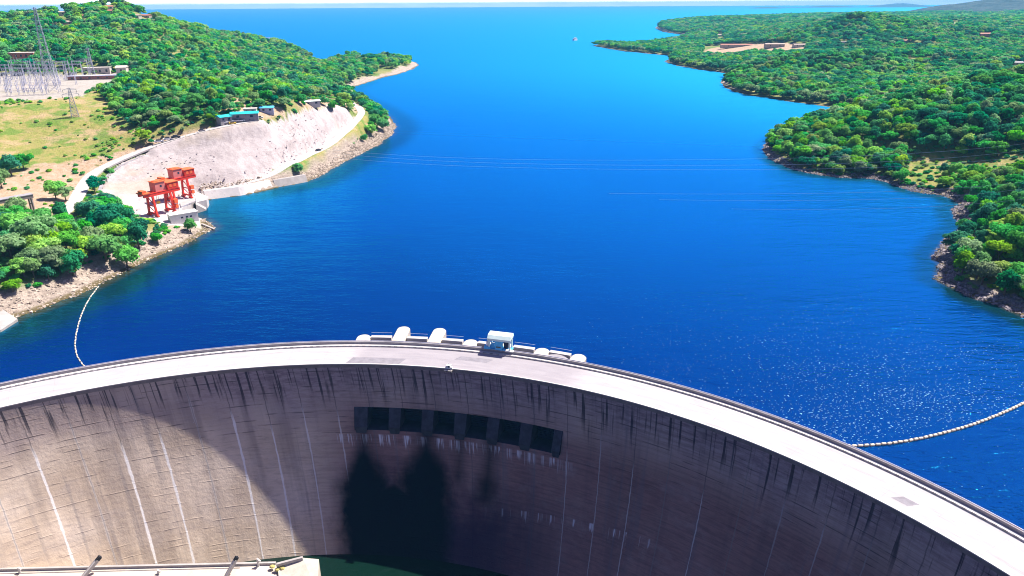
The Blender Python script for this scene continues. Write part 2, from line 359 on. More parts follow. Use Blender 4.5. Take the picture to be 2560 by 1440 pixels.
def mat_terrain():
    t = NT('terrain_cover'); p = t.pos()
    a = t.n('Attribute', attribute_name='cover'); sep = t.n('SeparateColor', {0: a.outputs['Color']}).outputs
    rock, gr, cut, dirt = sep[0], sep[1], sep[2], a.outputs['Alpha']
    n1 = t.noise(p, .03, 5, .6); n2 = t.noise(p, .25, 5, .65); n3 = t.noise(p, .9, 4, .7)
    soil = t.mix(t.ss(n1, .4, .65), (.12, .19, .04), (.26, .24, .085))
    soil = t.mix(t.ss(n2, .58, .75), soil, (.36, .25, .15))
    gcol = t.mix(t.ss(n2, .35, .65), (.33, .275, .095), (.25, .26, .06))
    gcol = t.mix(t.m('MULTIPLY', t.ss(t.noise(t.vmul(p, (1, 1, 3)), .045, 5, .65), .52, .60), .8), gcol, (.43, .31, .17)); gcol = t.mix(t.m('MULTIPLY', t.ss(t.noise(p, .07, 4, .6), .48, .60), .85), gcol, (.12, .22, .03))
    gcol = t.mix(t.m('MULTIPLY', t.ss(n3, .55, .7), .5), gcol, (.38, .29, .15))
    dcol = t.mix(t.ss(n2, .35, .7), (.40, .27, .165), (.46, .355, .255))
    dcol = t.mix(t.ss(t.noise(p, .12, 4, .6), .6, .72), dcol, (.19, .18, .055))
    rv = t.vmul(p, (.35, .35, 1.6)); rn = t.noise(rv, .6, 6, .7)
    vor = t.n('TexVoronoi', {'Vector': t.vmul(p, (1, 1, 1.8)), 'Scale': .38}, feature='DISTANCE_TO_EDGE').outputs['Distance']
    rcol = t.mix(t.ss(rn, .3, .7), (.27, .215, .175), (.47, .39, .315))
    rcol = t.mix(t.m('MULTIPLY', t.ss(vor, .07, .0), .35), rcol, (.12, .09, .08))
    sz = t.n('SeparateXYZ', {0: p}).outputs
    rcol = t.mix(t.ss(sz[2], .9, .15), rcol, (.13, .10, .045))          # wet, algae-stained rim at the waterline
    cn = t.noise(t.vmul(p, (.5, .5, .22)), .5, 6, .72)
    ccol = t.mix(t.ss(cn, .36, .60), (.345, .295, .285), (.44, .385, .37))
    ccol = t.mix(t.m('MULTIPLY', t.ss(t.noise(p, .05, 4, .6), .5, .68), .5), ccol, (.46, .40, .385))
    ccol = t.mix(t.m('MULTIPLY', t.ss(t.noise(t.vmul(p, (1, 1, .35)), .55, 5, .75), .60, .70), .7), ccol, (.24, .205, .20))
    gul = t.noise(t.vmul(p, (.14, .05, .05)), 1, 5, .7); ccol = t.mix(t.m('MULTIPLY', t.ss(gul, .52, .66), .35), ccol, (.23, .19, .18)); ccol = t.mix(t.m('MULTIPLY', t.ss(t.noise(p, .02, 3), .56, .66), .5), ccol, (.36, .29, .20))
    c = t.mix(gr, soil, gcol); c = t.mix(dirt, c, dcol); c = t.mix(cut, c, ccol); c = t.mix(t.m('MULTIPLY', rock, t.m('SUBTRACT', 1.0, cut)), c, rcol)
    h = t.m('ADD', n3, t.m('MULTIPLY', t.m('ADD', rn, cn), 1.5))
    h = t.m('MULTIPLY', h, t.m('MULTIPLY_ADD', cut, -.72, 1.0)); t.bsdf(c, .9, h, .9, .8, spec=.15); return t.mat
M['terrain'] = mat_terrain()
terrain('terrain', -1); terrain('terrain', 1)

# ------------------------------------------------------------------ far hills and islands
def mat_far():
    t = NT('far_bush'); p = t.pos(); n = t.noise(p, .012, 6, .65)
    t.bsdf(t.mix(t.ss(n, .4, .62), (.03, .06, .06), (.06, .09, .085)), .9, n, 20, 1, spec=.1); return t.mat  # bluish tone carries distance haze in the bush colour
M['far'] = mat_far()
def mound(parts, n=90):
    V, Fs = [], []
    for cx, cy, rx, ry, h in parts:
        X, Y = np.meshgrid(np.linspace(-1, 1, n), np.linspace(-1, 1, n)); r = np.sqrt(X ** 2 + Y ** 2)
        w = np.clip(1 - r, 0, 1); z = h * (w * w * (3 - 2 * w)) * (1 + .35 * fbm(X + cx, Y + cy, .5, 5, 9)) - 2
        b = sum(len(v) for v in V); V.append(np.column_stack([(cx + X * rx).ravel(), (cy + Y * ry).ravel(), z.ravel()]))
        I = np.arange(n * n).reshape(n, n) + b; Fs.append(np.stack([I[:-1, :-1], I[:-1, 1:], I[1:, 1:], I[1:, :-1]], -1).reshape(-1, 4))
    return np.vstack(V), np.vstack(Fs)
V, Fs = mound([(3180, 4700, 1150, 1100, 132), (2600, 4300, 900, 700, 70)]); mesh_np('hills', V, Fs, [M['far']], None, True, kind='structure')
V, Fs = mound([(5150, 15500, 420, 700, 16), (8300, 16500, 900, 700, 75), (7000, 17000, 1000, 700, 34), (6000, 17500, 900, 500, 16)]); mesh_np('hills', V, Fs, [M['far']], None, True, kind='structure')

# ------------------------------------------------------------------ water
def mat_water():
    t = NT('lake_water'); p = t.pos()
    sh = t.n('Attribute', attribute_name='shallow').outputs['Fac']
    big = t.noise(t.vmul(p, (1, .5, 1)), .006, 4, .55)
    near_blue = t.mix(t.ss(big, .35, .7), (.0001, .007, .066), (.0001, .012, .098))
    sheen = t.n('Attribute', attribute_name='sky_sheen').outputs['Fac']; glint = t.n('Attribute', attribute_name='glint_zone').outputs['Fac']
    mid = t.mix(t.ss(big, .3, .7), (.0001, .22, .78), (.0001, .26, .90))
    col = t.mix(sheen, near_blue, mid)  # far water painted paler in place of the sky's reflection
    col = t.mix(t.ss(sh, .0, .6), col, (.003, .030, .045)); col = t.mix(t.ss(sh, .80, 1.0), col, (.055, .048, .014))
    # sun glints painted as pale flecks on the water inside the boom
    fl = t.noise(t.vmul(p, (.6, 1.0, 1)), 2.1, 1, .5); fg = t.noise(t.vmul(p, (.5, 1, 1)), .05, 3, .6)
    fm = t.m('MULTIPLY', t.ss(t.m('ADD', fl, t.m('MULTIPLY', t.m('SUBTRACT', fg, .5), .14)), t.m('MULTIPLY_ADD', glint, -.150, .80), t.m('MULTIPLY_ADD', glint, -.150, .845)), t.ss(glint, .0, .12))
    col = t.mix(t.m('MULTIPLY', fm, .7), col, (.50, .78, .85))
    w1 = t.noise(t.vmul(p, (.38, 1.0, 1)), .15, 3, .55); w2 = t.noise(t.vmul(p, (.45, 1.1, 1)), .5, 3, .6); w3 = t.noise(t.vmul(p, (.6, 1, 1)), 1.5, 2, .6)
    gust = t.ss(t.noise(t.vmul(p, (.4, 1, 1)), .022, 3, .6), .3, .7)
    h = t.m('ADD', t.m('MULTIPLY', w1, .75), t.m('ADD', t.m('MULTIPLY', w2, .36), t.m('MULTIPLY', w3, .07)))
    h = t.m('MULTIPLY', h, t.m('MULTIPLY_ADD', gust, .55, .6))
    bp = t.n('Bump', {'Height': h, 'Distance': 1.0, 'Strength': 1.0}).outputs[0]
    d = t.n('BsdfDiffuse', {'Color': col, 'Normal': bp}); g = t.n('BsdfGlossy', {'Color': (.02, .50, 1.0), 'Roughness': t.m('MULTIPLY_ADD', sheen, .32, .075), 'Normal': bp})
    mx = t.n('MixShader', {0: t.m('MULTIPLY', t.n('Fresnel', {'IOR': 1.22, 'Normal': bp}).outputs[0], t.m('MULTIPLY_ADD', sheen, .6, .4))})
    t.t.links.new(d.outputs[0], mx.inputs[1]); t.t.links.new(g.outputs[0], mx.inputs[2]); t.t.links.new(mx.outputs[0], t.out.inputs[0]); return t.mat
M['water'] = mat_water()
def water():
    ang = np.radians(np.arange(-78, 78.1, .4)); rad = np.exp(np.linspace(math.log(60), math.log(30000), 330))
    A, Rr = np.meshgrid(ang, rad); x = (Rr * np.sin(A)).ravel(); y = (Rr * np.cos(A)).ravel()
    sd = -shore(x, y); shl = np.where(x < 0, np.clip(1 - sd / 30.0, 0, 1), np.clip(1 - sd / 13.0, 0, 1)); shl = np.where((x < 0) & (sd > 0) & (sd < 9), np.maximum(shl, 1 - sd / 9 * .27), shl); shl[np.hypot(x, y) > 5000] = 0
    I = np.arange(x.size).reshape(A.shape); Fq = np.stack([I[:-1, :-1], I[:-1, 1:], I[1:, 1:], I[1:, :-1]], -1).reshape(-1, 4)[:, ::-1]
    Rc = np.hypot(x - CX, y - CY); Fq = Fq[(Rc[Fq].min(1) > 169) & (sd[Fq].max(1) > -12)]
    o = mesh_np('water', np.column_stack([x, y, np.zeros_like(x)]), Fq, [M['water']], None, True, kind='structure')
    sm = lambda v, a_, b_: (lambda q_: q_ * q_ * (3 - 2 * q_))(np.clip((v - a_) / (b_ - a_), 0, 1))
    sheen = sm(np.log(np.maximum(y + .25 * x, 1)), math.log(190), math.log(1500)); dl = np.hypot(x - 120, (y - 160) * 1.15); glint = np.clip(1.15 - dl / 150, 0, 1) * sm(x, -60, 60) * np.clip(.18 + 1.3 * sm(y - (165 + .3 * (x - 90)), -14, 4), 0, 1) * sm(shl, .75, .2)
    for nm_, vv in (('shallow', shl), ('sky_sheen', sheen), ('glint_zone', glint)):
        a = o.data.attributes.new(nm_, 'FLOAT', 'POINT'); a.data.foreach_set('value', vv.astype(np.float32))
water()
def mat_pool():
    t = NT('pool_water'); p = t.pos(); n = t.noise(p, .3, 4, .6)
    t.bsdf((.002, .014, .009), .2, n, .4, 1, spec=.5); return t.mat
mb = MB(); mb.prism([(CX + 150 * math.sin(a), CY + 150 * math.cos(a)) for a in np.linspace(0, 2 * math.pi, 48, endpoint=False)], -48, -46)
mb.build('water', mat_pool(), kind='structure')

# ------------------------------------------------------------------ the dam
def pol(th, r, z=0.0):
    a = R_(th); return (CX + r * math.sin(a), CY + r * math.cos(a), z)
def flare(d): return FA * max(d, 0) ** 1.5
T0, T1, DB = -64.0, 86.0, 62.0
BA, BB, BT, BL = 1.35, 24.2, 13.1, 19.9       # spillway band: angles and depths
def mat_wall():
    t = NT('stained_shaded_dam_concrete'); uv = t.n('UVMap', uv_map='UVMap').outputs[0]; s = t.n('SeparateXYZ', {0: uv}).outputs
    U, D = s[0], s[1]
    th = t.n('Attribute', attribute_name='theta').outputs['Fac']
    q = lambda a, b, k=0.0: t.xyz(t.m('MULTIPLY', U, a), t.m('MULTIPLY', D, b), k)
    n1 = t.noise(q(.05, .06), 1, 5, .6); n2 = t.noise(q(.25, 1.0, 3.), 1, 5, .7); n3 = t.noise(q(1.1, .9, 7.), 1, 4, .7)
    base = t.mix(t.ss(n1, .36, .66), (.57, .445, .33), (.74, .60, .465))
    base = t.mix(t.m('MULTIPLY', t.ss(n2, .45, .7), .45), base, (.33, .255, .22))
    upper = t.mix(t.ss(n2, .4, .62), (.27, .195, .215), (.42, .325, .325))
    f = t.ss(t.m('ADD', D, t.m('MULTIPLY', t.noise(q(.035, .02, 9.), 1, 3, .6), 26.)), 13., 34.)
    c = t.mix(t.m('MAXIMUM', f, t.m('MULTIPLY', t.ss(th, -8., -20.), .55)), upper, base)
    c = t.mix(t.m('MULTIPLY', t.m('MULTIPLY', t.ss(t.m('ADD', th, t.m('MULTIPLY', n1, 8.)), -1., 7.), .78), t.ss(t.m('ADD', D, t.m('MULTIPLY', n1, 12.)), 11., 26.)), c, t.mix(t.ss(n2, .4, .65), (.155, .055, .070), (.26, .115, .115)))  # right half's shade painted in as a darker maroon base colour
    st = t.ss(t.noise(q(.05, 1.5, 71.), 1, 5, .72), .46, .60); vs = t.ss(t.noise(q(.16, .012, 77.), 1, 4, .6), .48, .66); pt = t.ss(t.noise(q(.09, .12, 83.), 1, 6, .7), .50, .66)
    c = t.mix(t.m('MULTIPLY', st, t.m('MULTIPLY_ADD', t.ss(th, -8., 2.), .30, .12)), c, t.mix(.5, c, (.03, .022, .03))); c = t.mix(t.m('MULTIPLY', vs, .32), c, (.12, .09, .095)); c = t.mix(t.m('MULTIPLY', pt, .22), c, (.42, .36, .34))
    # construction lifts
    lf = t.m('FRACT', t.m('DIVIDE', t.m('ADD', D, t.m('MULTIPLY', t.noise(q(.05, .3, 2.), 1, 2), .5)), 1.55))
    lm = t.m('MULTIPLY', t.ss(t.m('ABSOLUTE', t.m('SUBTRACT', lf, .5)), .13, .02), t.ss(t.noise(q(.11, .75, 5.), 1, 3, .6), .50, .63))
    fade = t.m('MULTIPLY_ADD', t.ss(D, 34., 10.), .58, .14)
    c = t.mix(t.m('MULTIPLY', lm, fade), c, (.06, .048, .05))
    # black weeping streaks below the crest
    sn = t.noise(q(.75, .022, 1.), 1, 4, .62); Lr = t.m('MULTIPLY_ADD', t.m('POWER', t.noise(q(.22, 0., 4.), 1, 3, .7), 2.2), 46., 1.5)
    sm = t.m('MULTIPLY', t.ss(sn, .53, .60), t.ss(D, Lr, t.m('MULTIPLY', Lr, .45)))
    c = t.mix(t.m('MULTIPLY', sm, .85), c, (.035, .032, .045))
    sn2 = t.noise(q(.35, .012, 21.), 1, 3, .6)
    c = t.mix(t.m('MULTIPLY', t.ss(sn2, .56, .68), .35), c, (.16, .15, .17))
    # contraction joints with white leached lime
    per = 3.636 * math.pi / 180 * RD
    jf = t.m('DIVIDE', t.m('ADD', U, 30.4 * math.pi / 180 * RD + per / 2), per); cell = t.m('FLOOR', jf)
    wob = t.m('MULTIPLY', t.m('SUBTRACT', t.noise(q(0., .35, 3.), 1, 3), .5), .5)
    du = t.m('ABSOLUTE', t.m('ADD', t.m('MULTIPLY', t.m('SUBTRACT', t.m('FRACT', jf), .5), per), wob))
    rnd = t.n('TexWhiteNoise', {'W': cell}, noise_dimensions='1D').outputs['Value']
    wid = t.m('MULTIPLY', t.m('MULTIPLY_ADD', t.m('POWER', t.noise(t.xyz(t.m('MULTIPLY', cell, 7.3), t.m('MULTIPLY', D, .11)), 1, 4, .65), 2.), .75, .10), t.m('MULTIPLY_ADD', t.ss(th, -12., 4.), -.55, 1.))
    jm = t.m('MULTIPLY', t.ss(du, t.m('MULTIPLY', wid, 1.5), t.m('MULTIPLY', wid, .6)), t.ss(D, t.m('MULTIPLY_ADD', rnd, 14., 3.), t.m('MULTIPLY_ADD', rnd, 14., 9.)))
    gz = t.m('MULTIPLY', t.ss(th, .8, 1.4), t.ss(th, 24.6, 24.0))
    jm = t.m('MULTIPLY', jm, t.m('SUBTRACT', 1., t.m('MULTIPLY', gz, .85)))
    c = t.mix(t.m('MULTIPLY', t.ss(du, .20, .06), .6), c, (.10, .085, .085))
    c = t.mix(t.m('MULTIPLY', t.m('MULTIPLY', jm, t.m('MULTIPLY_ADD', t.ss(rnd, .1, .6), .65, .2)), t.m('MULTIPLY_ADD', t.ss(th, -12., 4.), -.5, 1.)), c, (.92, .87, .82))
    # lime runs along a few lifts
    dr = t.m('MULTIPLY', t.m('FRACT', t.m('MULTIPLY', t.noise(q(.9, .02, 31.), 1, 4, .75), 3.)), 4.)
    row = t.m('MULTIPLY_ADD', th, -.25, 42.5)
    rm = t.m('MULTIPLY', t.m('MULTIPLY', t.ss(D, t.m('SUBTRACT', row, .4), row), t.ss(D, t.m('ADD', row, t.m('MULTIPLY', dr, 1.0)), t.m('ADD', row, t.m('MULTIPLY', dr, .6)))), t.m('MULTIPLY', t.ss(th, 16., 19.), t.ss(th, 36., 34.)))
    rm = t.m('MULTIPLY', rm, t.ss(t.noise(q(.35, .0, 41.), 1, 4, .7), .52, .58))
    row2 = 21.4
    rm2 = t.m('MULTIPLY', t.m('MULTIPLY', t.ss(D, row2 - .5, row2), t.ss(D, t.m('MULTIPLY_ADD', dr, 1.3, row2), t.m('MULTIPLY_ADD', dr, .6, row2))), t.m('MULTIPLY', t.ss(th, -1.5, -.5), t.ss(th, 26., 24.)))
    rm2 = t.m('MULTIPLY', rm2, t.ss(t.noise(q(.38, .0, 47.), 1, 5, .8), .50, .56))
    spot = t.ss(t.noise(q(.45, .3, 52.), 1, 5, .75), .705, .73)
    c = t.mix(t.m('MULTIPLY', t.m('MAXIMUM', t.m('MAXIMUM', rm, rm2), t.m('MULTIPLY', spot, .7)), .85), c, (.72, .70, .70))
    # algae-black wet plumes under the leaking gates
    wn = t.m('MULTIPLY', t.m('SUBTRACT', t.noise(q(.07, .06, 61.), 1, 6, .62), .5), 9.0)
    tot = None
    for tc, w0, w1, d0, d1, dend in ((2.4, .5, 2.9, 22, 37, 99), (9.4, .65, 3.7, 21, 38, 99), (6.0, .0, 6.5, 33, 43, 99), (16.5, .5, 1.0, 27, 33, 37), (13.2, .25, .35, 20, 30, 33)):
        hw = t.m('MULTIPLY_ADD', t.ss(D, float(d0), float(d1)), w1 - w0, w0)
        m_ = t.ss(t.m('ADD', t.m('SUBTRACT', hw, t.m('ABSOLUTE', t.m('SUBTRACT', th, tc))), t.m('MULTIPLY', wn, t.m('MULTIPLY_ADD', hw, .15, .06))), -1.2, 1.5)
        m_ = t.m('MULTIPLY', m_, t.m('MULTIPLY', t.ss(D, min(d0, 19.5) - .5 if w0 > .1 else d0 - 1.0, min(d0, 19.5) + .5 if w0 > .1 else d0 + 3.0), t.ss(D, dend + 3., dend - 2.)))
        tot = m_ if tot is None else t.m('MAXIMUM', tot, m_)
    damp_shade = t.m('MULTIPLY', t.ss(t.m('ADD', D, t.m('MULTIPLY', wn, 3.)), 24., 46.), t.m('MULTIPLY', t.ss(th, -1., 4.), t.ss(th, 32., 15.)))  # damp plus the lower wall's shade, both painted dark navy
    c = t.mix(t.m('MULTIPLY', damp_shade, .92), c, (.022, .008, .042))
    c = t.mix(tot, c, (.003, .004, .013))
    hgt = t.m('ADD', t.m('MULTIPLY', n3, .5), t.m('MULTIPLY', lm, -.22))
    t.bsdf(c, .9, hgt, .25, .8, spec=.06); return t.mat
def mat_deck():
    t = NT('deck_concrete'); uv = t.n('UVMap', uv_map='UVMap').outputs[0]; s = t.n('SeparateXYZ', {0: uv}).outputs
    U, D = s[0], s[1]; q = lambda a, b, k=0.0: t.xyz(t.m('MULTIPLY', U, a), t.m('MULTIPLY', D, b), k)
    c = t.mix(t.ss(t.noise(q(.12, .5), 1, 5, .65), .35, .7), (.345, .324, .326), (.44, .415, .416))
    mid = t.m('MULTIPLY', t.ss(U, 0., 8.), t.ss(U, 76., 66.))
    c = t.mix(t.m('MULTIPLY', mid, t.m('MULTIPLY_ADD', t.noise(q(.2, .4, 8.), 1, 4, .6), .5, .42)), c, (.245, .222, .245))
    c = t.mix(t.m('MULTIPLY', t.ss(t.noise(q(.06, .9, 2.), 1, 5, .75), .54, .70), .5), c, (.2, .18, .19))
    tr = t.m('MULTIPLY', t.ss(t.m('ABSOLUTE', t.m('SUBTRACT', t.m('PINGPONG', t.m('SUBTRACT', D, 6.3), 1.9), .95)), .5, .2), t.ss(t.noise(q(.03, .2, 5.), 1, 4), .35, .7))
    c = t.mix(t.m('MULTIPLY', tr, .3), c, (.35, .32, .32))
    fr = t.m('ABSOLUTE', t.m('SUBTRACT', t.m('FRACT', t.m('DIVIDE', U, 10.38)), .5))
    c = t.mix(t.m('MULTIPLY', t.ss(fr, .008, .003), .5), c, (.3, .27, .27))
    t.bsdf(c, .85, t.noise(q(.8, .8), 1, 4, .7), .05, 1, spec=.2); return t.mat
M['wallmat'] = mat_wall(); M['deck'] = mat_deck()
DR_TH = [-64, -34, -30, -23, -12, -5, 0, 12, 27, 34, 42, 50, 86]; DR_K = [.024, .024, .041, .046, .055, .058, .058, .055, .038, .022, .013, 0, 0]
def drift(th, d): return np.interp(th, DR_TH, DR_K) * d
dam = empty('arch_dam', pol(12, 170, ZT), label='great curved concrete arch dam with a pale road along its crest', cat='dam')
def damchild(o):
    o.parent = dam; o.matrix_parent_inverse = Matrix.Translation(-Vector(dam.location)); return o
def sheet(name, ths, rows, mats, uvf=None, skip=None, smooth=True):
    """rows: list of functions th -> (radius, z); builds a swept strip, returns object"""
    nt, nr = len(ths), len(rows); V = []; UV = []; TH = []
    for j, (r, z) in enumerate(rows):
        for th in ths:
            V.append(pol(th, r, z)); TH.append(th); UV.append(uvf(th, r, z) if uvf else (R_(th) * RD, r))
    Fq = [(j * nt + i, j * nt + i + 1, (j + 1) * nt + i + 1, (j + 1) * nt + i) for j in range(nr - 1) for i in range(nt - 1) if not (skip and skip((ths[i] + ths[i + 1]) / 2, (rows[j][1] + rows[j + 1][1]) / 2))]
    o = mesh_np(name, V, Fq, mats, None, smooth)
    uvl = o.data.uv_layers.new(name='UVMap'); vi = np.empty(len(o.data.loops), np.int32); o.data.loops.foreach_get('vertex_index', vi)
    uvl.data.foreach_set('uv', np.array(UV, np.float32)[vi].ravel())
    a = o.data.attributes.new('theta', 'FLOAT', 'POINT'); a.data.foreach_set('value', np.array(TH, np.float32))
    return damchild(o)
ths = np.unique(np.concatenate([np.arange(T0, T1 + .01, .5), [BA, BB]]))
deps = np.unique(np.concatenate([np.arange(.7, 13, 1.5), [BT, BL], np.arange(14.5, 19.5, 1.5), np.arange(21, DB + .1, 1.5)]))
def wuv(th, r, z): d = ZT - z; return (R_(th - drift(th, d)) * RD, d)
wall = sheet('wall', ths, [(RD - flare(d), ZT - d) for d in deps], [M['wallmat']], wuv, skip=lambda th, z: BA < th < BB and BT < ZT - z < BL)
wall_up = sheet('upstream_face', ths, [(RU, ZT - 60), (RU, ZT)], [M['concrete']])
deck = sheet('deck', ths, [(RU - .1, ZT), (RD, ZT)], [M['deck']], lambda th, r, z: (R_(th) * RD, r - RD))
# swept beams along the crest: list of (r, z) closed profile
def beam(name, prof, mat, t0=T0, t1=T1, st=.5):
    tt = np.arange(t0, t1 + 1e-6, st) if t1 - t0 > st else np.array([t0, t1]); n = len(prof); V = []; Fq = []
    for th in tt: V += [pol(th, r, z) for r, z in prof]
    for i in range(len(tt) - 1):
        for k in range(n): Fq.append((i * n + k, (i + 1) * n + k, (i + 1) * n + (k + 1) % n, i * n + (k + 1) % n))
    me = bpy.data.meshes.new(name); me.from_pydata(V, [], Fq + [tuple(range(n)), tuple(range((len(tt) - 1) * n, len(tt) * n))[::-1]]); me.update(); me.materials.append(mat)
    o = bpy.data.objects.new(name, me); COL.objects.link(o); return damchild(o)
rect = lambda r0, r1, z0, z1: [(r0, z0), (r0, z1), (r1, z1), (r1, z0)]
beam('fascia', rect(RD - .05, RD + .5, ZT - 1.0, ZT + .02), M['brown_concrete'])
beam('kerb', rect(RD - .03, RD + .38, ZT + .024, ZT + .28), M['white_concrete'])
beam('parapet', rect(RU - .75, RU + .1, ZT - .5, ZT + 1.15), M['grey'])
beam('rail', rect(RU - .32, RU - .2, ZT + 1.152, ZT + 1.34), M['steel'])
beam('walkway', rect(RU - 2.2, RU - .752, ZT - .2, ZT + .32), M['white_concrete'])
# slotted face of the walkway's kerb
t = NT('slotted_kerb'); uv = t.n('UVMap', uv_map='UVMap').outputs[0]; sx = t.n('SeparateXYZ', {0: uv}).outputs
fr = t.m('ABSOLUTE', t.m('SUBTRACT', t.m('FRACT', t.m('DIVIDE', sx[0], 1.9)), .5)); hm = t.m('MULTIPLY', t.ss(fr, .27, .24), t.m('MULTIPLY', t.ss(sx[1], .06, .1), t.ss(sx[1], .50, .46)))
t.bsdf(t.mix(hm, t.mix(t.noise(uv, .6, 4), (.36, .33, .33), (.46, .43, .42)), (.02, .02, .03)), .85)
sheet('slotted_kerb', np.arange(T0, T1 + .01, .5), [(RU - 2.21, ZT - .02), (RU - 2.18, ZT + .42), (RU - 2.0, ZT + .42)], [t.mat], lambda th, r, z: (R_(th) * RD, (z - ZT) + (r - RU + 2.21) * .6))
for (a, b, r0, r1) in ((.6, 6.2, 164.6, 168.3), (11.6, 15.0, 170, 172.4), (53.2, 54.4, 167, 169.5)):
    n = 8; P = [pol(a + (b - a) * i / n, r0)[:2] for i in range(n + 1)] + [pol(b - (b - a) * i / n + .5, r1)[:2] for i in range(n + 1)]
    mb = MB(); mb.prism(P, ZT + .003, ZT + .012); damchild(mb.build('repair_patch', simple('patch_grey', (.215, .20, .22), .12, .6, .85)))
# spillway band: recess, piers, gates, sill; the band's shade is put into dark concrete colours
ft = flare(BT); fl = flare(BL); RB = RD + 3.5
bt = [BA + (BB - BA) * i / 40 for i in range(41)]
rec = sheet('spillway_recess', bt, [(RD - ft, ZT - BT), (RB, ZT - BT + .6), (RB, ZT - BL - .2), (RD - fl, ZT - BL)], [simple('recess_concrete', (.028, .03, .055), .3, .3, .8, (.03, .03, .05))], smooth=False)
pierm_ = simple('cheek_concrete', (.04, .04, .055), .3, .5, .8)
for th in (BA, BB):
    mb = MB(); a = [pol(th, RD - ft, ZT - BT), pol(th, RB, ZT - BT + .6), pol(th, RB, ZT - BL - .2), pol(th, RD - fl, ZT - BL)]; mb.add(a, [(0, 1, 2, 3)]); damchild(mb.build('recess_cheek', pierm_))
GP = 3.62; G0 = 2.86; GW = 2.2
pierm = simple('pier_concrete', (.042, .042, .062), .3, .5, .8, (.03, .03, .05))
for i in range(7):
    ta = BA + .02 if i == 0 else G0 + GP * (i - 1) + GW + .1; tb = G0 + GP * i if i < 6 else BB - .02
    mb = MB(); tm = (ta + tb) / 2; e = (tb - ta) * .5
    for (z0, z1, s0, s1, r0, r1) in ((ZT - BL - 2.6, ZT - BL + 1.2, .55, .95, RD - fl - .1, RD - fl - .55), (ZT - BL + 1.2, ZT - BT - .02, .95, .98, RD - fl - .55, RD - ft - .15)):
        vs = []
        for z, s_, r in ((z0, s0, r0), (z1, s1, r1)): vs += [pol(tm - e * s_, r, z), pol(tm + e * s_, r, z), pol(tm + e * s_, RB - .02, z), pol(tm - e * s_, RB - .02, z)]
        mb.add(vs, [(3, 2, 1, 0), (4, 5, 6, 7), (0, 1, 5, 4), (1, 2, 6, 5), (2, 3, 7, 6), (3, 0, 4, 7)])
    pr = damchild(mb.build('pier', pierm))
    m2 = MB()                         # lit edge of the pier, put in as a pale bar
    tt = tm + e * .97; m2.bar(pol(tt, RD - ft - .2, ZT - BT - .6), pol(tt - .05, RD - fl - .6, ZT - BL + 1.4), .2, .2)
    o = m2.build('lit_edge', M['concrete'], pr); o.matrix_parent_inverse = pr.matrix_parent_inverse
for i in range(6):
    ta = G0 + GP * i + .03; tb = ta + GW + .06; mb = MB(); n = 9
    for j in range(n):
        z1 = ZT - BT - .2 - (BL - BT - 1.0) * j / n; z0 = z1 - (BL - BT - 1.0) / n * .72
        P = [pol(ta, RD + 1.4)[:2], pol(tb, RD + 1.4)[:2], pol(tb, RD + 1.9)[:2], pol(ta, RD + 1.9)[:2]]; mb.prism(P, z0, z1)
    P = [pol(ta, RD + 1.95)[:2], pol(tb, RD + 1.95)[:2], pol(tb, RD + 2.2)[:2], pol(ta, RD + 2.2)[:2]]; mb.prism(P, ZT - BL, ZT - BT)
    gt = damchild(mb.build('spillway_gate', M['gate']))
    m2 = MB(); P = [pol(ta, RD - fl + .2)[:2], pol(tb, RD - fl + .2)[:2], pol(tb, RD + 1.35)[:2], pol(ta, RD + 1.35)[:2]]; m2.prism(P, ZT - BL - .05, ZT - BL + .5)
    o = m2.build('sill', M['grey'], gt); o.matrix_parent_inverse = gt.matrix_parent_inverse
# upstream pier noses and the stop-log walkway
for i in range(7):
    th = 1.35 + 3.68 * i; big = i in (1, 2); mb = MB()
    ax = Vector((math.sin(R_(th)), math.cos(R_(th)), 0)); tx = Vector((ax.y, -ax.x, 0)); o0 = Vector(pol(th, RU + .12, 0))
    L, W, H = (6.0, 2.3, 6.0) if big else (5.4, 2.5, 2.5)
    L = 10.5 if big else 5.0; W = 2.15 if big else 2.3; H = 1.3 if big else 1.0; prof = []     # rounded cutwater plan, gently pitched top with a chamfered rim
    for z, k in ((-14, 1.0), (ZT + H - .3, 1.0), (ZT + H, .88)):
        ring = [o0 + tx * (math.sin(a) * W * k) + ax * ((L - W) + math.cos(a) * W * k) + Vector((0, 0, z + (.25 if big and z > 0 else 0))) for a in np.linspace(-math.pi / 2, math.pi / 2, 14)]
        ring += [o0 + tx * W * k + Vector((0, 0, z)), o0 - tx * W * k + Vector((0, 0, z))]; prof.append(ring)
    n = len(prof[0]); vs = [v for r in prof for v in r]
    mb.add(vs, [(j * n + k, (j + 1) * n + k, (j + 1) * n + (k + 1) % n, j * n + (k + 1) % n) for j in range(2) for k in range(n)] + [tuple(range(2 * n, 3 * n))[::-1]])
    nose = damchild(mb.build('pier_nose', M['cream'])); bpy.context.view_layer.update()
    for s_ in (-1, 1):
        m2 = MB(); c = o0 + ax * .6 + tx * (W + .55) * s_ + Vector((0, 0, ZT + 1.5)); m2.box(c, (.9, .8, .8), -R_(th)); m2.box(c + Vector((0, 0, -.9)), (1.2, .7, 1.0), -R_(th))
        o = m2.build('bracket', M['concrete'], nose); o.matrix_parent_inverse = nose.matrix_parent_inverse
for i in range(6):
    a = 1.35 + 3.68 * i + .75; b = a + 3.68 - 1.5
    beam('walkway_beam', rect(RU + 2.3, RU + 3.9, ZT - .3, ZT + 1.25), M['white_concrete'], a, b, .3)
    o = beam('guard_rail', rect(RU + 3.92, RU + 3.99, ZT + 2.1, ZT + 2.18), M['steel'], a, b, .3)
    beam('slot_cover', rect(RU + .14, RU + 2.28, ZT - .7, ZT - .4), M['dark'], a, b, .3)
mb = MB(); n = 12                      # curved grating lying beside the last bay
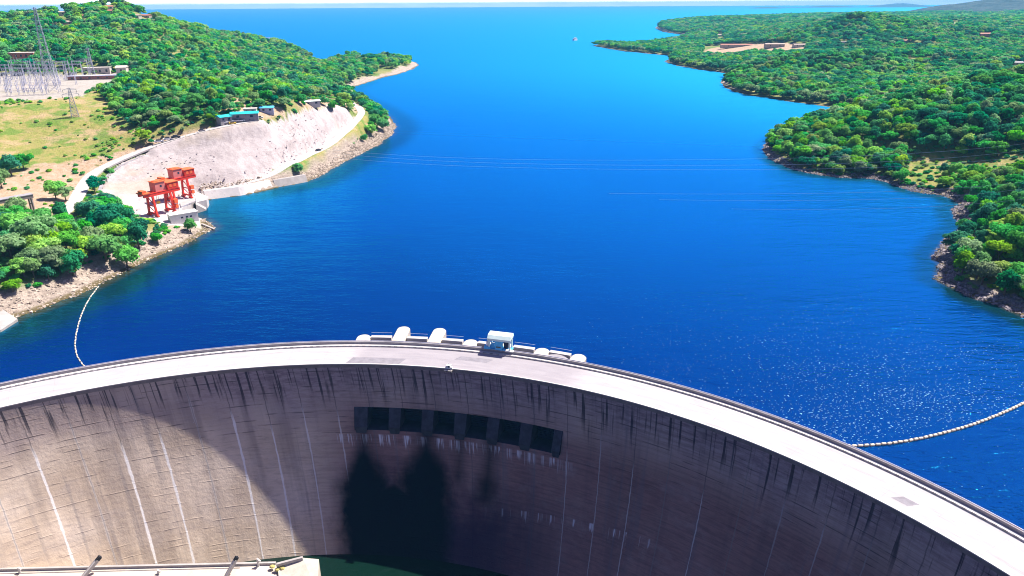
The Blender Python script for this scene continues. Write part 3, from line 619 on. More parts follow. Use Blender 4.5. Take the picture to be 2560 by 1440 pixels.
for i in range(n):
    f0, f1 = i / n, (i + 1) / n; w = lambda f: .15 + 1.5 * math.sin(math.pi * f) ** .8
    vs = []
    for f_ in (f0, f1):
        th = 20.3 + 2.4 * f_
        vs += [pol(th, RU + .2, ZT + .9), pol(th, RU + .2 + w(f_), ZT + .9 + .25 * math.sin(math.pi * f_)), pol(th, RU + .2 + w(f_), ZT + .6), pol(th, RU + .2, ZT + .6)]
    mb.add(vs, [(0, 1, 5, 4), (1, 2, 6, 5), (2, 3, 7, 6), (3, 0, 4, 7)] + ([(0, 3, 2, 1)] if i == 0 else []) + ([(4, 5, 6, 7)] if i == n - 1 else []))
damchild(mb.build('curved_cover', M['grey']))

# crest gantry
g = empty('crest_gantry', pol(15.7, RU - .4, ZT + 1.16), -R_(15.7), label='small white roofed gantry with blue cabinets standing on the dam crest', cat='gantry'); g.scale = (.9, .9, .9)
mb = MB()
for sx in (-3.6, 3.6):
    for sy in (-.5, 2.6): mb.box((sx, sy, 1.9 + (.15 if sy > 0 else 0)), (.5, .45, 3.7))
for sy in (-.5, 2.6): mb.box((0, sy, 3.95), (7.9, .5, .5))
mb.build('frame', M['mint'], g)
mb = MB(); prof = [(-1.3, 3.6), (-1.2, 4.3), (-.3, 5.3), (2.6, 5.5), (3.2, 4.9), (3.2, 4.25), (-.9, 4.25)]
n = len(prof); vs = [(-4.1, y, z) for y, z in prof] + [(4.1, y, z) for y, z in prof]
mb.add(vs, [(i, (i + 1) % n, n + (i + 1) % n, n + i) for i in range(n)] + [tuple(range(n))[::-1], tuple(range(n, 2 * n))]); mb.build('roof', M['mint'], g)
mb = MB(); mb.box((-.3, -.1, 1.75), (2.5, 1.4, 3.3)); cab = mb.build('cabinet', M['bluepaint'], g)
mb = MB(); mb.box((-.3, -.82, 1.2), (1.7, .06, .5)); mb.build('panel', M['window'], cab)
mb = MB(); mb.box((-4.3, .2, .5), (2.2, 1.9, 1.0)); mb.box((0, .9, .12), (8.6, 2.8, .22)); mb.box((-2.6, .6, .9), (1.2, 1.3, 1.7)); mb.build('machine_deck', M['bluepaint'], g)
mb = MB(); mb.cyl((-4.4, .1, 1.0), (-4.4, .1, 2.3), .5, .5, 10); mb.ball((-4.4, .1, 2.3), .5, n=10); mb.build('winch_housing', M['white'], g); mb = MB(); mb.box((3.5, -.4, .15), (2.8, 1.2, .34)); mb.build('foot_plate', M['white'], g)
mb = MB(); mb.box((2.0, 1.4, 1.5), (1.6, 1.4, 2.2)); mb.build('motor_box', M['gate'], g)
# instrument shelter on the downstream kerb
s_ = empty('instrument_shelter', pol(11.67, RD - .1, ZT + .29), -R_(11.67), label='small white instrument boxes perched on the downstream kerb of the dam', cat='equipment')
mb = MB(); mb.box((0, 0, .55), (1.1, .8, 1.1)); mb.box((.8, -.1, .35), (.7, .7, .7)); mb.box((-.75, .05, .3), (.5, .6, .6)); mb.build('box', M['white'], s_)
mb = MB(); mb.box((0, 0, 1.15), (1.4, 1.0, .1)); mb.cyl((0, 0, 1.2), (0, 0, 1.9), .05); mb.build('lid', M['white'], s_)
mb = MB(); mb.box((.1, -.42, .75), (.45, .05, .4)); mb.build('vent', M['window'], s_)
mb = MB(); mb.box((0, -.7, -.25), (2.4, .9, .12)); mb.bar((-1, -.9, -.2), (-1, -.4, -1.2), .12); mb.bar((1, -.9, -.2), (1, -.4, -1.2), .12); mb.build('bracket', M['concrete'], s_)

# ------------------------------------------------------------------ roads, banks and quay
pale_road = simple('pale_gravel_road', (.46, .42, .40), .08, .4, .9, (.33, .29, .27))
road(*UP, 7, pale_road); road(*LOW, 6.5, pale_road); road(*PATH, 1.6, M['grey'], 'path')
up_road, up_z = UP; low_road, low_z = LOW
def offset_poly(P, w):
    P = np.asarray(P); T = np.gradient(P, axis=0); T /= np.hypot(*T.T)[:, None]; N = np.column_stack([-T[:, 1], T[:, 0]]); return np.vstack([P, (P + N * w)[::-1]])
W1 = resample([at(*p)[:2] for p in [(516, 501), (560, 495), (610, 489), (650, 480), (690, 470)]], 4)
def battered(W, w, h, run):
    T = np.gradient(W, axis=0); T /= np.hypot(*T.T)[:, None]; N = np.column_stack([-T[:, 1], T[:, 0]]); mb = MB(); n = len(W)
    rows = [(-1.2, -5), (run, h), (w, h), (w, -5)]; vs = [(*(W[i] + N[i] * o), z) for o, z in rows for i in range(n)]
    mb.add(vs, [(j * n + i, j * n + i + 1, (j + 1) * n + i + 1, (j + 1) * n + i) for j in range(3) for i in range(n - 1)] + [(0, n, 2 * n, 3 * n), (4 * n - 1, 3 * n - 1, 2 * n - 1, n - 1)]); return mb
mb = battered(W1, 6.5, 5.0, 3.4); mb.build('quay_wall', simple('limewashed_wall', (.62, .58, .55), .06, .3, .8, (.42, .38, .35)), label='smooth white concrete quay wall along the water beyond the cranes', cat='wall')
W2 = resample([at(*p)[:2] for p in [(691, 469.6), (730, 463), (772, 455)]], 4)
mb = battered(W2, 5.5, 4.4, 3.2); mb.build('quay_wall', M['concrete'], label='weathered tan end of the quay wall beside the boulder slope', cat='wall')
mb = MB(); q = resample([hit(*p) for p in [(133, 566), (180, 556), (230, 547), (300, 533)]], 3)
for a, b in zip(q[:-1], q[1:]): mb.bar(a + [0, 0, .6], b + [0, 0, .6], .7, 2.2)
mb.build('low_wall', M['concrete'], label='low pale concrete wall crossing the bushes below the trestle', cat='wall')
mb = MB(); mb.prism([tuple(at(*p, 2)[:2]) for p in [(-90, 745), (0, 772), (42, 791), (0, 817), (-90, 850)]], -4, [3.2, 2.6, 1.0, .8, 1.4]); mb.build('slipway', M['concrete'], label='pale concrete slipway slab at the water in the near left corner', cat='slipway')

# ------------------------------------------------------------------ intake structure, cranes, control house
ik = empty('intake_structure', at(455, 530, 0), label='white concrete intake block at the water below the red cranes', cat='intake')
def rel(o, root): o.parent = root; o.matrix_parent_inverse = Matrix.Translation(-Vector(root.location)); return o
mb = MB(); mb.prism([tuple(at(*p, 4.8)[:2]) for p in [(338, 530), (392, 566), (430, 556), (455, 531), (455, 521), (489, 506), (516, 500), (520, 492), (490, 478), (430, 486)]], -6, 4.8); rel(mb.build('deck', M['white_concrete']), ik)
a, b = at(459, 533, 0), at(486, 533, 0)
mb = MB(); mb.prism([tuple(at(*p, 5.4)[:2]) for p in [(452, 517), (487, 505), (484, 497), (450, 506)]], -6, 5.6); rel(mb.build('pier', M['concrete']), ik)
mb = MB(); mb.prism([tuple(at(*p, 0)[:2]) for p in [(493, 533), (516, 526), (516, 516), (493, 516)]], -6, [5.2, .4, .4, 5.2]); rel(mb.build('buttress', M['concrete']), ik)
mb = MB(); mb.prism([tuple(at(*p, 3)[:2]) for p in [(486, 517), (492, 516), (492, 510), (486, 511)]], -6, 4.86); rel(mb.build('gate_slot', M['dark']), ik)
mb = MB(); c = at(438, 521, 4.8); mb.box(c + [0, 0, 2.2], (3.6, 5.4, 4.4), R_(28)); rel(mb.build('hoist_block', M['lilac']), ik)
mb = MB(); mb.bar(at(505, 560, .8), at(536, 573, .4), 1.0, .6); rel(mb.build('ramp_edge', M['concrete']), ik)
mb = MB(); pts = [at(*p, 4.8) for p in [(455, 521), (489, 506), (516, 500)]]
for p, q_ in zip(pts[:-1], pts[1:]):
    for zz in (.55, 1.05): mb.bar(p + [0, 0, zz], q_ + [0, 0, zz], .09)
    for k in range(6): r = p + (q_ - p) * k / 5; mb.bar(r, r + [0, 0, 1.05], .09)
rel(mb.build('guard_rail', M['steel']), ik)
ch = empty('control_house', (at(415, 561, 4.3) + at(489, 548, 4.3)) / 2 + [0, 3.2, .0], math.atan2(*(at(489, 548, 4.3) - at(415, 561, 4.3))[1::-1]) if False else R_(38), label='flat roofed white control house with three small windows beside the intake', cat='building')
mb = MB(); mb.box((0, 0, 1.5), (13.5, 6, 5.0)); wl_ = mb.build('wall', M['white'], ch)
mb = MB(); mb.box((0, 0, 4.15), (14.1, 6.6, .3)); mb.build('roof', M['white'], ch)
for k in (-1.2, 1.2, 3.2):
    mb = MB(); mb.box((k, -3.03, 2.2), (1.0, .08, .8)); mb.build('window', M['window'], wl_)
mb = MB(); mb.box((-6.78, .6, 1.3), (.08, 1.2, 2.4)); mb.build('door', M['grey'], wl_)

def make_crane():
    r = empty('gantry_crane'); H = 11.0
    for sx in (-5.0, 5.0):
        mb = MB(); w = .95
        mb.bar((sx, -2.4, H), (sx, -3.6, .9), w); mb.bar((sx, 2.4, H), (sx, 3.6, .9), w)
        mb.bar((sx, -3.0, 5.6), (sx, 3.0, 5.6), .5); mb.bar((sx, -3.4, 1.6), (sx, 3.4, 1.6), .8)
        mb.bar((sx, -3.4, 1.8), (sx, 2.9, 5.4), .32); mb.bar((sx, -2.9, 5.8), (sx, 2.4, 10.4), .32)
        leg = mb.build('leg', M['red'], r)
        for sy in (-3.5, 3.5):
            m2 = MB(); m2.box((sx, sy, .55), (1.1, 3.0, .7))
            for k in (-.8, .8): m2.cyl((sx - .35, sy + k, .32), (sx + .35, sy + k, .32), .32, n=10)
            m2.build('bogie', M['red'], leg)
    for sy in (-2.4, 2.4):
        mb = MB(); mb.box((0.5, sy, H + .8), (20.5, 1.0, 1.6)); mb.box((.5, sy, H + 1.68), (20.5, 1.3, .12)); mb.build('girder', M['red'], r)
    mb = MB(); mb.box((-8.2, 0, H + 2.0), (4.2, 6.6, .5)); mb.box((-8.8, 0, H + 2.8), (2.2, 4, 1.2)); mb.build('end_platform', M['orange'], r)
    mb = MB(); mb.box((.2, .2, H + 4.1), (5.6, 5.2, 4.8)); h1 = mb.build('machinery_house', M['pink'], r)
    mb = MB(); mb.box((.2, .2, H + 6.65), (6.2, 5.8, .35)); mb.box((.2, .2, H + 6.95), (4.5, 3, .3)); mb.build('roof', M['orange'], h1)
    mb = MB(); mb.box((.6, -2.43, H + 4.4), (1.0, .1, 1.0)); mb.build('window', M['window'], h1)
    mb = MB(); mb.box((7.0, -.2, H + 3.5), (6.4, 5.6, 3.4)); h2 = mb.build('trolley_house', M['red'], r)
    mb = MB(); mb.box((7.0, -.2, H + 5.35), (6.9, 6.2, .35)); mb.build('roof', M['orange'], h2)
    for k in (5.6, 8.0):
        mb = MB(); mb.box((k, -3.03, H + 3.6), (1.5, .1, 1.7)); mb.build('panel', M['orange'], h2)
    mb = MB(); mb.box((6.4, -3.6, 6.2), (2.0, 1.8, 2.2)); mb.box((6.6, -3.6, 3.4), (1.6, 1.6, 1.8)); mb.build('operator_cabin', M['orange'], r)
    mb = MB()
    for k in range(9): mb.bar((6.2 - .35 * k, -4.2, 1.0 + .95 * k), (5.2 - .35 * k, -4.2, 1.6 + .95 * k), .25)
    mb.bar((7, -4.2, .8), (3.2, -4.2, 9.5), .18); mb.build('stair', M['red'], r)
    mb = MB()
    for k in (-.5, .5): mb.bar((-1 + k, 0, H), (-1 + k, 0, 7.2), .14)
    mb.box((-1, 0, 6.6), (1.8, .8, 1.2)); mb.build('hook_block', M['yellow'], r)
    return r
cr1 = make_crane(); setp(cr1, 'red gantry crane nearest the dam, standing beside the control house', 'crane', 'red gantry cranes on the intake')
cr2 = copy_tree(cr1); setp(cr2, 'red gantry crane farther along the quay, partly behind the nearer crane')
f1, f2 = at(384, 541, 4.8), at(426, 531, 4.8); cr1.location = (f1 + f2) / 2 + np.array([-.3, 1.0, 0]); cr1.rotation_euler.z = R_(57)
g1, g2 = at(440, 498, 4.8), at(480, 492, 4.8); cr2.location = (g1 + g2) / 2 + np.array([-1.5, -2.5, 0]); cr2.rotation_euler.z = R_(57)

# ------------------------------------------------------------------ trestle on the left edge
b0, b1 = hit(84, 531), hit(-40, 545); tr = empty('trestle', b0, label='weathered brown concrete trestle frame on bare ground at the left edge', cat='trestle')
ax = Vector((b1 - b0)[:2]).normalized(); L_ = Vector((b1 - b0)[:2]).length; tz = 8.2
for k in range(5):
    f_ = k / 4; x, y = ax.x * L_ * f_, ax.y * L_ * f_; mb = MB(); z0 = -2 + (b1[2] - b0[2]) * f_
    for o in (-1.6, 1.6): mb.bar((x - ax.y * o * 1.25, y + ax.x * o * 1.25, z0), (x - ax.y * o, y + ax.x * o, tz - .8), .75)
    mb.bar((x - ax.y * 1.8, y + ax.x * 1.8, tz * .55), (x + ax.y * 1.8, y - ax.x * 1.8, tz * .55), .5); mb.build('frame', M['brown_concrete'], tr)
mb = MB()
for o in (-1.6, 1.6): mb.bar((-ax.x - ax.y * o, -ax.y + ax.x * o, tz), (ax.x * (L_ + 1) - ax.y * o, ax.y * (L_ + 1) + ax.x * o, tz), .9, 1.6)
mb.build('beam', M['brown_concrete'], tr)
mb = MB(); mb.bar((-ax.x * 1.2, -ax.y * 1.2, tz + .95), (ax.x * (L_ + 1.2), ax.y * (L_ + 1.2), tz + .95), 4.4, .3); mb.build('slab', M['grey'], tr)

# ------------------------------------------------------------------ station roof at the foot of the dam
pr = empty('powerhouse_roof', at(340, 1440, -33), label='cream concrete roof terrace at the foot of the dam face', cat='building')
mb = MB(); mb.prism([tuple(at(*p, -33)[:2]) for p in [(-120, 1427), (0, 1423), (350, 1416), (690, 1409), (715, 1560), (-120, 1700)]], -40, -33); rel(mb.build('slab', M['cream']), pr)
def edge(p0, p1, h, w, z=-33): mb.bar(at(*p0, z) + [0, 0, h / 2], at(*p1, z) + [0, 0, h / 2], w, h)
mb = MB(); edge((-100, 1429), (690, 1411), .75, .6); rel(mb.build('parapet', M['concrete']), pr)
mb = MB(); edge((-100, 1437), (600, 1420), .12, .25); rel(mb.build('gutter', M['brown_concrete']), pr)
bk = empty('end_block', at(740, 1420, -33), label='broken-edged cream concrete block at the right end of the station roof', cat='block')
mb = MB(); P = [tuple(at(*p, -30.5)[:2]) for p in [(693, 1412), (720, 1404), (758, 1396), (797, 1398), (792, 1470), (700, 1480)]]; mb.prism(P, -50, [-32, -31, -30.3, -30.5, -32.5, -33.5]); rel(mb.build('body', M['cream']), bk)
mb = MB(); mb.bar(at(692, 1412, -31), at(757, 1395, -30), .7, .8); rel(mb.build('coping', M['concrete']), bk)
mb = MB(); c = at(700, 1422, -32); 
for k in range(6): mb.ball(c + rng.normal(0, .9, 3) * [1.4, .6, .25], .7, 1.2, .9, .6, 7, 4)
rel(mb.build('rubble', simple('mossy_rubble', (.42, .36, .12), .3, 1.5, .9, (.2, .18, .05))), bk)
def strut(p, foot, size, label):
    a, b = Vector(at(*p, -29)), Vector(at(*foot, -33.0)); b = a + (b - a) * 1.0
    r = empty('inclined_duct', b, label=label, cat='duct', group='inclined ducts on the station roof')
    d = a - b; mb = MB(); mb.bar((0, 0, 0), d * .93, size, size * .8); body = mb.build('shaft', M['white_concrete'], r)
    dn = d.normalized(); s_ = dn.cross(Vector((0, 0, 1))).normalized(); mb = MB()
    for o in (-.62, .62): mb.bar(s_ * size * o, d * .95 + s_ * size * o, .18, size)
    mb.build('rib', M['concrete'], body)
    mb = MB(); mb.bar(d * .9, d * 1.12, size * 1.25, size * 1.1); mb.build('hood', M['dark'], r)
strut((246, 1397), (205, 1446), .75, 'white inclined duct with a black mouth at the left of the station roof')
strut((590, 1397), (566, 1440), .7, 'white inclined duct with a black mouth near the end block')
for (p, h, lab) in (((646, 1416), 2.6, 'pale stump post standing on the station roof near the end block'), ((50, 1432), 1.8, 'curled white pipe stub at the far left of the station roof'), ((396, 1434), 1.2, 'short pipe vent in the middle of the station roof')):
    r = empty('vent_post', at(*p, -33), label=lab, cat='vent'); mb = MB(); mb.cyl((0, 0, 0), (.1, 0, h), .35, .28, 8); mb.build('pipe', M['white_concrete'], r)
    mb = MB(); mb.bar((-.1, 0, h * .95), (.9, -.3, h * .75), .4); mb.build('elbow', M['white_concrete'], r)

# ------------------------------------------------------------------ booms
def boom(pts, spacing, make, label):
    P = [at(*p)[:2] if len(p) == 2 else np.array(p[:2]) for p in pts]; n = len(P); tt = np.arange(n)
    T = np.linspace(0, n - 1, 200); P = np.array(P)
    def cr(k):
        out = []
        for t in T:
            i = min(int(t), n - 2); u = t - i; p0, p1, p2, p3 = P[max(i - 1, 0), k], P[i, k], P[i + 1, k], P[min(i + 2, n - 1), k]
            out.append(.5 * (2 * p1 + (p2 - p0) * u + (2 * p0 - 5 * p1 + 4 * p2 - p3) * u * u + (3 * p1 - p0 - 3 * p2 + p3) * u ** 3))
        return np.array(out)
    Q = resample(np.column_stack([cr(0), cr(1)]), spacing)
    r = empty('floating_boom', (*Q[0], 0), label=label, cat='boom')
    mb = MB()
    for a, b in zip(Q[:-1], Q[1:]): mb.bar((a[0] - Q[0, 0], a[1] - Q[0, 1], .08), (b[0] - Q[0, 0], b[1] - Q[0, 1], .08), .14)
    mb.build('line', M['rope'], r); fl0 = None
    for i, (a, b) in enumerate(zip(Q[:-1], Q[1:])):
        c = (a + b) / 2 - Q[0]; rz = math.atan2(b[1] - a[1], b[0] - a[0])
        if fl0 is None: mb = MB(); make(mb, spacing); o = fl0 = mb.build('float', M['buoy'], r)
        else: o = fl0.copy(); COL.objects.link(o)
        o.location = (*c, .05 + .04 * math.sin(i * 2.1)); o.rotation_euler.z = rz + .12 * math.sin(i * 1.7)
    print('boom floats', len(Q) - 1)
def fl_log(mb, s): mb.cyl((-s * .36, 0, .08), (s * .36, 0, .08), .23, n=8)
def fl_buoy(mb, s): mb.cyl((-s * .33, 0, .12), (s * .33, 0, .1), .4, n=10); mb.cyl((-s * .4, 0, .1), (-s * .33, 0, .1), .18, .4, 10); mb.cyl((s * .33, 0, .1), (s * .4, 0, .1), .4, .18, 10)
boom([(247, 716), (222, 750), (203, 790), (192, 830), (188, 862), (193, 890), (207, 912), (232, 935)], 2.6, fl_log, 'floating boom of pale logs curving from the left shore to the dam')
boom([(2095, 1113), (2130, 1116), (2200, 1112), (2270, 1103), (2340, 1088), (2420, 1066), (2490, 1040), (2560, 1008), (2640, 962), (2720, 905)], 1.62, fl_buoy, 'floating boom of cream buoys curving from the dam towards the right bank')

# ------------------------------------------------------------------ ferry
bt_ = empty('ferry', at(1438, 101), R_(52), label='white two decked ferry far out on the lake', cat='boat')
mb = MB(); mb.prism([(-11, -3.6), (7, -3.6), (12.5, 0), (7, 3.6), (-11, 3.6)], -.5, 2.4); mb.build('hull', M['white'], bt_)
mb = MB(); mb.box((-1.5, 0, 3.9), (16, 6.4, 2.9)); cb = mb.build('cabin', M['white'], bt_)
mb = MB()
for k in range(6): mb.box((-7.5 + 2.4 * k, -3.23, 4.1), (1.6, .08, 1.1))
mb.build('window', M['window'], cb)
mb = MB(); mb.box((-2, 0, 5.5), (18, 7, .3)); mb.box((0, 0, 6.7), (9, 5, 2.2)); mb.box((0, 0, 8.0), (11, 6, .25)); mb.build('upper_deck', M['white'], bt_)
mb = MB(); mb.cyl((1, 0, 8), (1, 0, 11), .07); mb.bar((-.3, 0, 10.2), (2.3, 0, 10.2), .08); mb.build('mast', M['steel'], bt_)

# ------------------------------------------------------------------ pylons, substation, cables
def lattice(mb, base, top, h, n, t=.28, z0=0):
    for k in range(n):
        f0, f1 = k / n, (k + 1) / n; w0, w1 = base + (top - base) * f0, base + (top - base) * f1; a, b = z0 + h * f0, z0 + h * f1
        cs = [(-1, -1), (1, -1), (1, 1), (-1, 1)]
        for i in range(4):
            p, q = cs[i], cs[(i + 1) % 4]
            mb.bar((p[0] * w0 / 2, p[1] * w0 / 2, a), (p[0] * w1 / 2, p[1] * w1 / 2, b), t * 1.2)
            mb.bar((p[0] * w0 / 2, p[1] * w0 / 2, a), (q[0] * w1 / 2, q[1] * w1 / 2, b), t * .7)
            mb.bar((q[0] * w0 / 2, q[1] * w0 / 2, a), (p[0] * w1 / 2, p[1] * w1 / 2, b), t * .7)
            mb.bar((p[0] * w1 / 2, p[1] * w1 / 2, b), (q[0] * w1 / 2, q[1] * w1 / 2, b), t * .7)
def pylon(loc, h, base, arms, rz, label, t=.28):
    r = empty('transmission_pylon', loc, rz, label=label, cat='pylon'); mb = MB(); lattice(mb, base, 1.2, h, 9, t); mb.build('mast', M['steel'], r)
    for f_, w in arms:
        mb = MB(); z = h * f_
        for s_ in (-1, 1):
            mb.bar((0, -.6, z + 1.2), (s_ * w, 0, z), t * .8); mb.bar((0, .6, z + 1.2), (s_ * w, 0, z), t * .8); mb.bar((0, 0, z), (s_ * w, 0, z), t * .8)
        arm = mb.build('cross_arm', M['steel'], r)
        m2 = MB()
        for s_ in (-1, 1): m2.cyl((s_ * w, 0, z), (s_ * w, 0, z - 2.2), .16, n=6)
        m2.build('insulator', M['grey'], arm)
p1 = hit(135, 232); hh = 58
pylon((p1[0], p1[1], ground(*p1[:2]) - .3), 62, 8.5, ((.97, 5), (.86, 7), (.75, 6)), R_(20), 'tall steel lattice pylon rising above the substation', .2)
p2 = hit(188, 291); pylon((p2[0], p2[1], ground(*p2[:2]) - .3), 19, 4.6, ((.96, 4), (.8, 5)), R_(35), 'short steel lattice pylon on the yellow grass below the substation', .17)
p3 = at(233, 190, 45); pylon((p3[0], p3[1], 45), 26, 4.2, ((.95, 3),), R_(20), 'slender lattice mast at the far corner of the substation', .16)
def make_portal(w=15, h=14):
    r = empty('switchyard_portal')
    for sx in (-w / 2, w / 2):
        mb = MB(); 
        for k in range(5):
            a, b = h * k / 5, h * (k + 1) / 5; w0, w1 = 2.2 - 1.4 * k / 5, 2.2 - 1.4 * (k + 1) / 5
            for s_ in (-1, 1): mb.bar((sx, s_ * w0 / 2, a), (sx, s_ * w1 / 2, b), .26)
            mb.bar((sx, -w0 / 2, a), (sx, w1 / 2, b), .16)
        mb.bar((sx, 0, h), (sx, 0, h + 3.2), .2); mb.build('post', M['steel'], r)
    mb = MB(); n = 8
    for sy in (-.4, .4): mb.bar((-w / 2, sy, h), (w / 2, sy, h), .2); mb.bar((-w / 2, sy, h - .9), (w / 2, sy, h - .9), .2)
    for k in range(n): x0, x1 = -w / 2 + w * k / n, -w / 2 + w * (k + 1) / n; mb.bar((x0, -.4, h - .9 * (k % 2)), (x1, -.4, h - .9 * ((k + 1) % 2)), .13); mb.bar((x0, .4, h - .9 * (k % 2)), (x1, .4, h - .9 * ((k + 1) % 2)), .13)
    mb.build('beam', M['steel'], r)
    for k in (-1, 0, 1): mb = MB(); mb.cyl((k * w * .3, 0, h - .9), (k * w * .3, 0, h - 3.0), .2, n=6); mb.build('insulator', M['grey'], r)
    return r
def make_gear():
    r = empty('switchgear_post'); mb = MB()
    for s_ in (-.5, .5): mb.bar((s_, 0, 0), (s_ * .7, 0, 2.6), .2)
    mb.box((0, 0, 2.65), (1.8, .5, .25)); mb.build('stand', M['steel'], r)
    for s_ in (-.6, .6): mb = MB(); mb.cyl((s_, 0, 2.75), (s_, 0, 4.9), .26, .18, 7); mb.ball((s_, 0, 5), .32, n=7, m=4); mb.build('insulator', M['lilac'], r)
    return r
portal = make_portal(); gear = make_gear(); first = True; u_ax = math.atan2(*(at(200, 214, 45) - at(60, 220, 45))[1::-1]) if False else None
d_ = at(170, 205, 45) - at(20, 206, 45); PA = math.atan2(d_[1], d_[0]); k = 0
rows = [(182, -30, 215, 6, 'farthest'), (190, -30, 205, 6, 'fourth'), (200, -35, 190, 6, 'middle'), (212, -40, 170, 6, 'second'), (226, -40, 120, 5, 'nearest')]
for py, x0, x1, n, nm in rows:
    for i in range(n):
        o = portal if k == 0 else copy_tree(portal); k += 1
        q = at(x0 + (x1 - x0) * i / (n - 1), py + rng.uniform(-1, 1), 45.1); o.location = q; o.rotation_euler.z = PA + rng.uniform(-.05, .05)
        setp(o, 'steel lattice switchyard portal in the %s row from the dam' % ('nearest' if nm == 'nearest' else nm), 'portal', 'switchyard portals in the %s row' % nm)
k = 0
for py in (186, 195, 205, 214, 222, 231, 238):
    for xx in np.arange(-30, 215 - (py - 186) * 1.9, 15):
        o = gear if k == 0 else copy_tree(gear); k += 1; o.location = at(xx + rng.uniform(-4, 4), py + rng.uniform(-1.5, 1.5), 45.1); o.rotation_euler.z = PA
        setp(o, 'low switchgear post with two pale insulators in the substation yard', 'switchgear', 'switchgear posts in the substation')
for i, (pts, Yr) in enumerate((([(180, 226), (800, 441), (1300, 478), (1880, 487), (2255, 476), (2560, 455)], (560, 330)), ([(188, 231), (800, 449), (1300, 490), (1880, 503), (2330, 491), (2560, 473)], (558, 325)), ([(196, 238), (800, 456), (1300, 505), (1880, 525), (2390, 511), (2560, 499)], (556, 320)),
                               ([(170, 214), (800, 372), (1400, 398), (1880, 400), (2270, 382), (2560, 360)], (590, 380)), ([(172, 221), (800, 380), (1400, 410), (1880, 414), (2290, 399), (2560, 376)], (588, 376)), ([(174, 226), (800, 390), (1400, 420), (1880, 426), (2260, 414), (2560, 391)], (586, 372)))):
    P = np.array(pts, float); co_ = np.polyfit(P[:, 0], P[:, 1], 4); X_ = np.linspace(P[0, 0], 2760, 60); mb = MB(); Q = [atY(x_, np.polyval(co_, x_), Yr[0] + (Yr[1] - Yr[0]) * (x_ - P[0, 0]) / (2560 - P[0, 0])) for x_ in X_]
    for a, b in zip(Q[:-1], Q[1:]): mb.cyl(a, b, .05, n=5)
    mb.build('power_cable', M['cable'], label='thin power cable strung across the lake, %s' % ['top wire of the lower trio', 'middle wire of the lower trio', 'bottom wire of the lower trio', 'top wire of the upper trio', 'middle wire of the upper trio', 'bottom wire of the upper trio'][i], cat='cable', group='power cables across the lake')

# ------------------------------------------------------------------ buildings and vehicles
SIGHT = []
def house(p, L, W, H, rz, wm, rm, label, rh=1.6, name='house', z=None, flat=False, doors=2):
    q = hit(*p) if z is None else at(*p, z); SIGHT.append((p[0], p[1], 900 * L * (.62 if p[1] < 66 and p[0] < 600 else 1) / max(q[1], 1) + 3)); r = empty(name, (q[0], q[1], (ground(q[0], q[1]) if z is None else z)), R_(rz), label=label, cat='house' if name == 'house' else 'building')
    if p[1] < 66 and p[0] < 600: L, W, H = L * .62, W * .7, H * .85
    mb = MB(); mb.box((0, 0, H / 2 - 1), (L, W, H + 2)); wl = mb.build('wall', wm, r); mb = MB()
    if flat: mb.box((0, 0, H + .22), (L + .8, W + .8, .4))
    else: mb.gable((0, 0), L, W, H + .003, H + rh, over=.6)
    mb.build('roof', rm, r)
    for k in range(doors):
        mb = MB(); mb.box((L * ((k + .5) / doors - .5), -W / 2 - .03, H * .55), (min(1.8, L / 6), .1, H * .4)); mb.build('window', M['window'], wl)
    return r
tc, wh, wc = M['terracotta'], M['wall'], simple('limewash', (.52, .47, .42), .08, .6, .8)
house((155, 38), 20, 12, 5, 10, wc, wh, 'small white house among trees on the left shoulder of the hill')
house((274, 24), 17, 11, 5, 20, wc, tc, 'white walled house with a red roof just below the hill summit')
house((280, 33), 16, 10, 4, 0, wh, tc, 'low pinkish house under the summit house')
house((345, 45), 16, 10, 4.5, -20, wc, wh, 'pale house on the hill skyline right of the summit')
house((366, 44), 24, 11, 4.5, -10, wh, tc, 'long red roofed house on the hill skyline')
house((210, 47), 16, 9, 4, 5, wh, tc, 'little tan house in the trees under the hill summit')
house((170, 62), 26, 10, 4, 8, wh, wh, 'long tan house half way up the left hill')
house((135, 64), 20, 10, 4, 8, wc, wh, 'pale house next to the long tan house on the hill')
house((400, 113), 8, 6, 3.5, 8, wc, wh, 'tiny white hut alone on the wooded slope')
house((480, 58), 18, 10, 4, 0, wh, tc, 'low red roofed house far along the hill ridge')
house((672, 95), 30, 14, 7, 15, wc, tc, 'white lakeside house near the tip of the far headland')
house((60, 146), 24, 12, 5.5, 12, M['pink'], wc, 'pink pillared building behind the substation', flat=True, doors=5)
house((246, 186), 24, 9, 6.5, 15, wc, wc, 'white hall with tall dark openings behind the substation office', name='building', z=45, flat=True, doors=4)
house((308, 186), 9, 12, 7, 15, wc, wc, 'white gable block at the right end of the substation', name='building', z=45, doors=1)
house((238, 199), 44, 6, 3.4, 13, simple('brown_brick', (.30, .14, .12), .15, .8, .8), M['lilac'], 'long low grey roofed office at the edge of the substation', name='building', z=45, flat=True, doors=6)
house((613, 297), 17, 6, 3.6, 17, M['grey'], M['turq'], 'long open shed with a turquoise roof above the cut slope', 1.2, 'shed')
house((561, 304), 8, 5.5, 3.2, 50, M['grey'], M['turq'], 'short turquoise roofed shed at the near end of the yard', 1.2, 'shed')
house((627, 285), 8, 5, 3.6, 10, wc, wc, 'small white shed behind the turquoise roofed shed', 1.0, 'shed', flat=True)
house((668, 279), 9, 5, 3, 15, M['lilac'], M['bluepaint'], 'blue roofed hut under the trees beside the yard', 1.0, 'shed')
house((778, 262), 13, 5, 3, 35, wc, M['mint'], 'long pale green roofed shed on the bare top of the cut', .8, 'shed')
house((1800, 91), 22, 12, 5, 0, wc, wh, 'small white house in the trees above the far clearing')
house((1840, 118), 70, 14, 6, -8, wh, tc, 'long tan and red roofed lodge in the far clearing')
house((1935, 119), 40, 14, 7, -4, wh, wh, 'tan two winged house right of the long lodge')
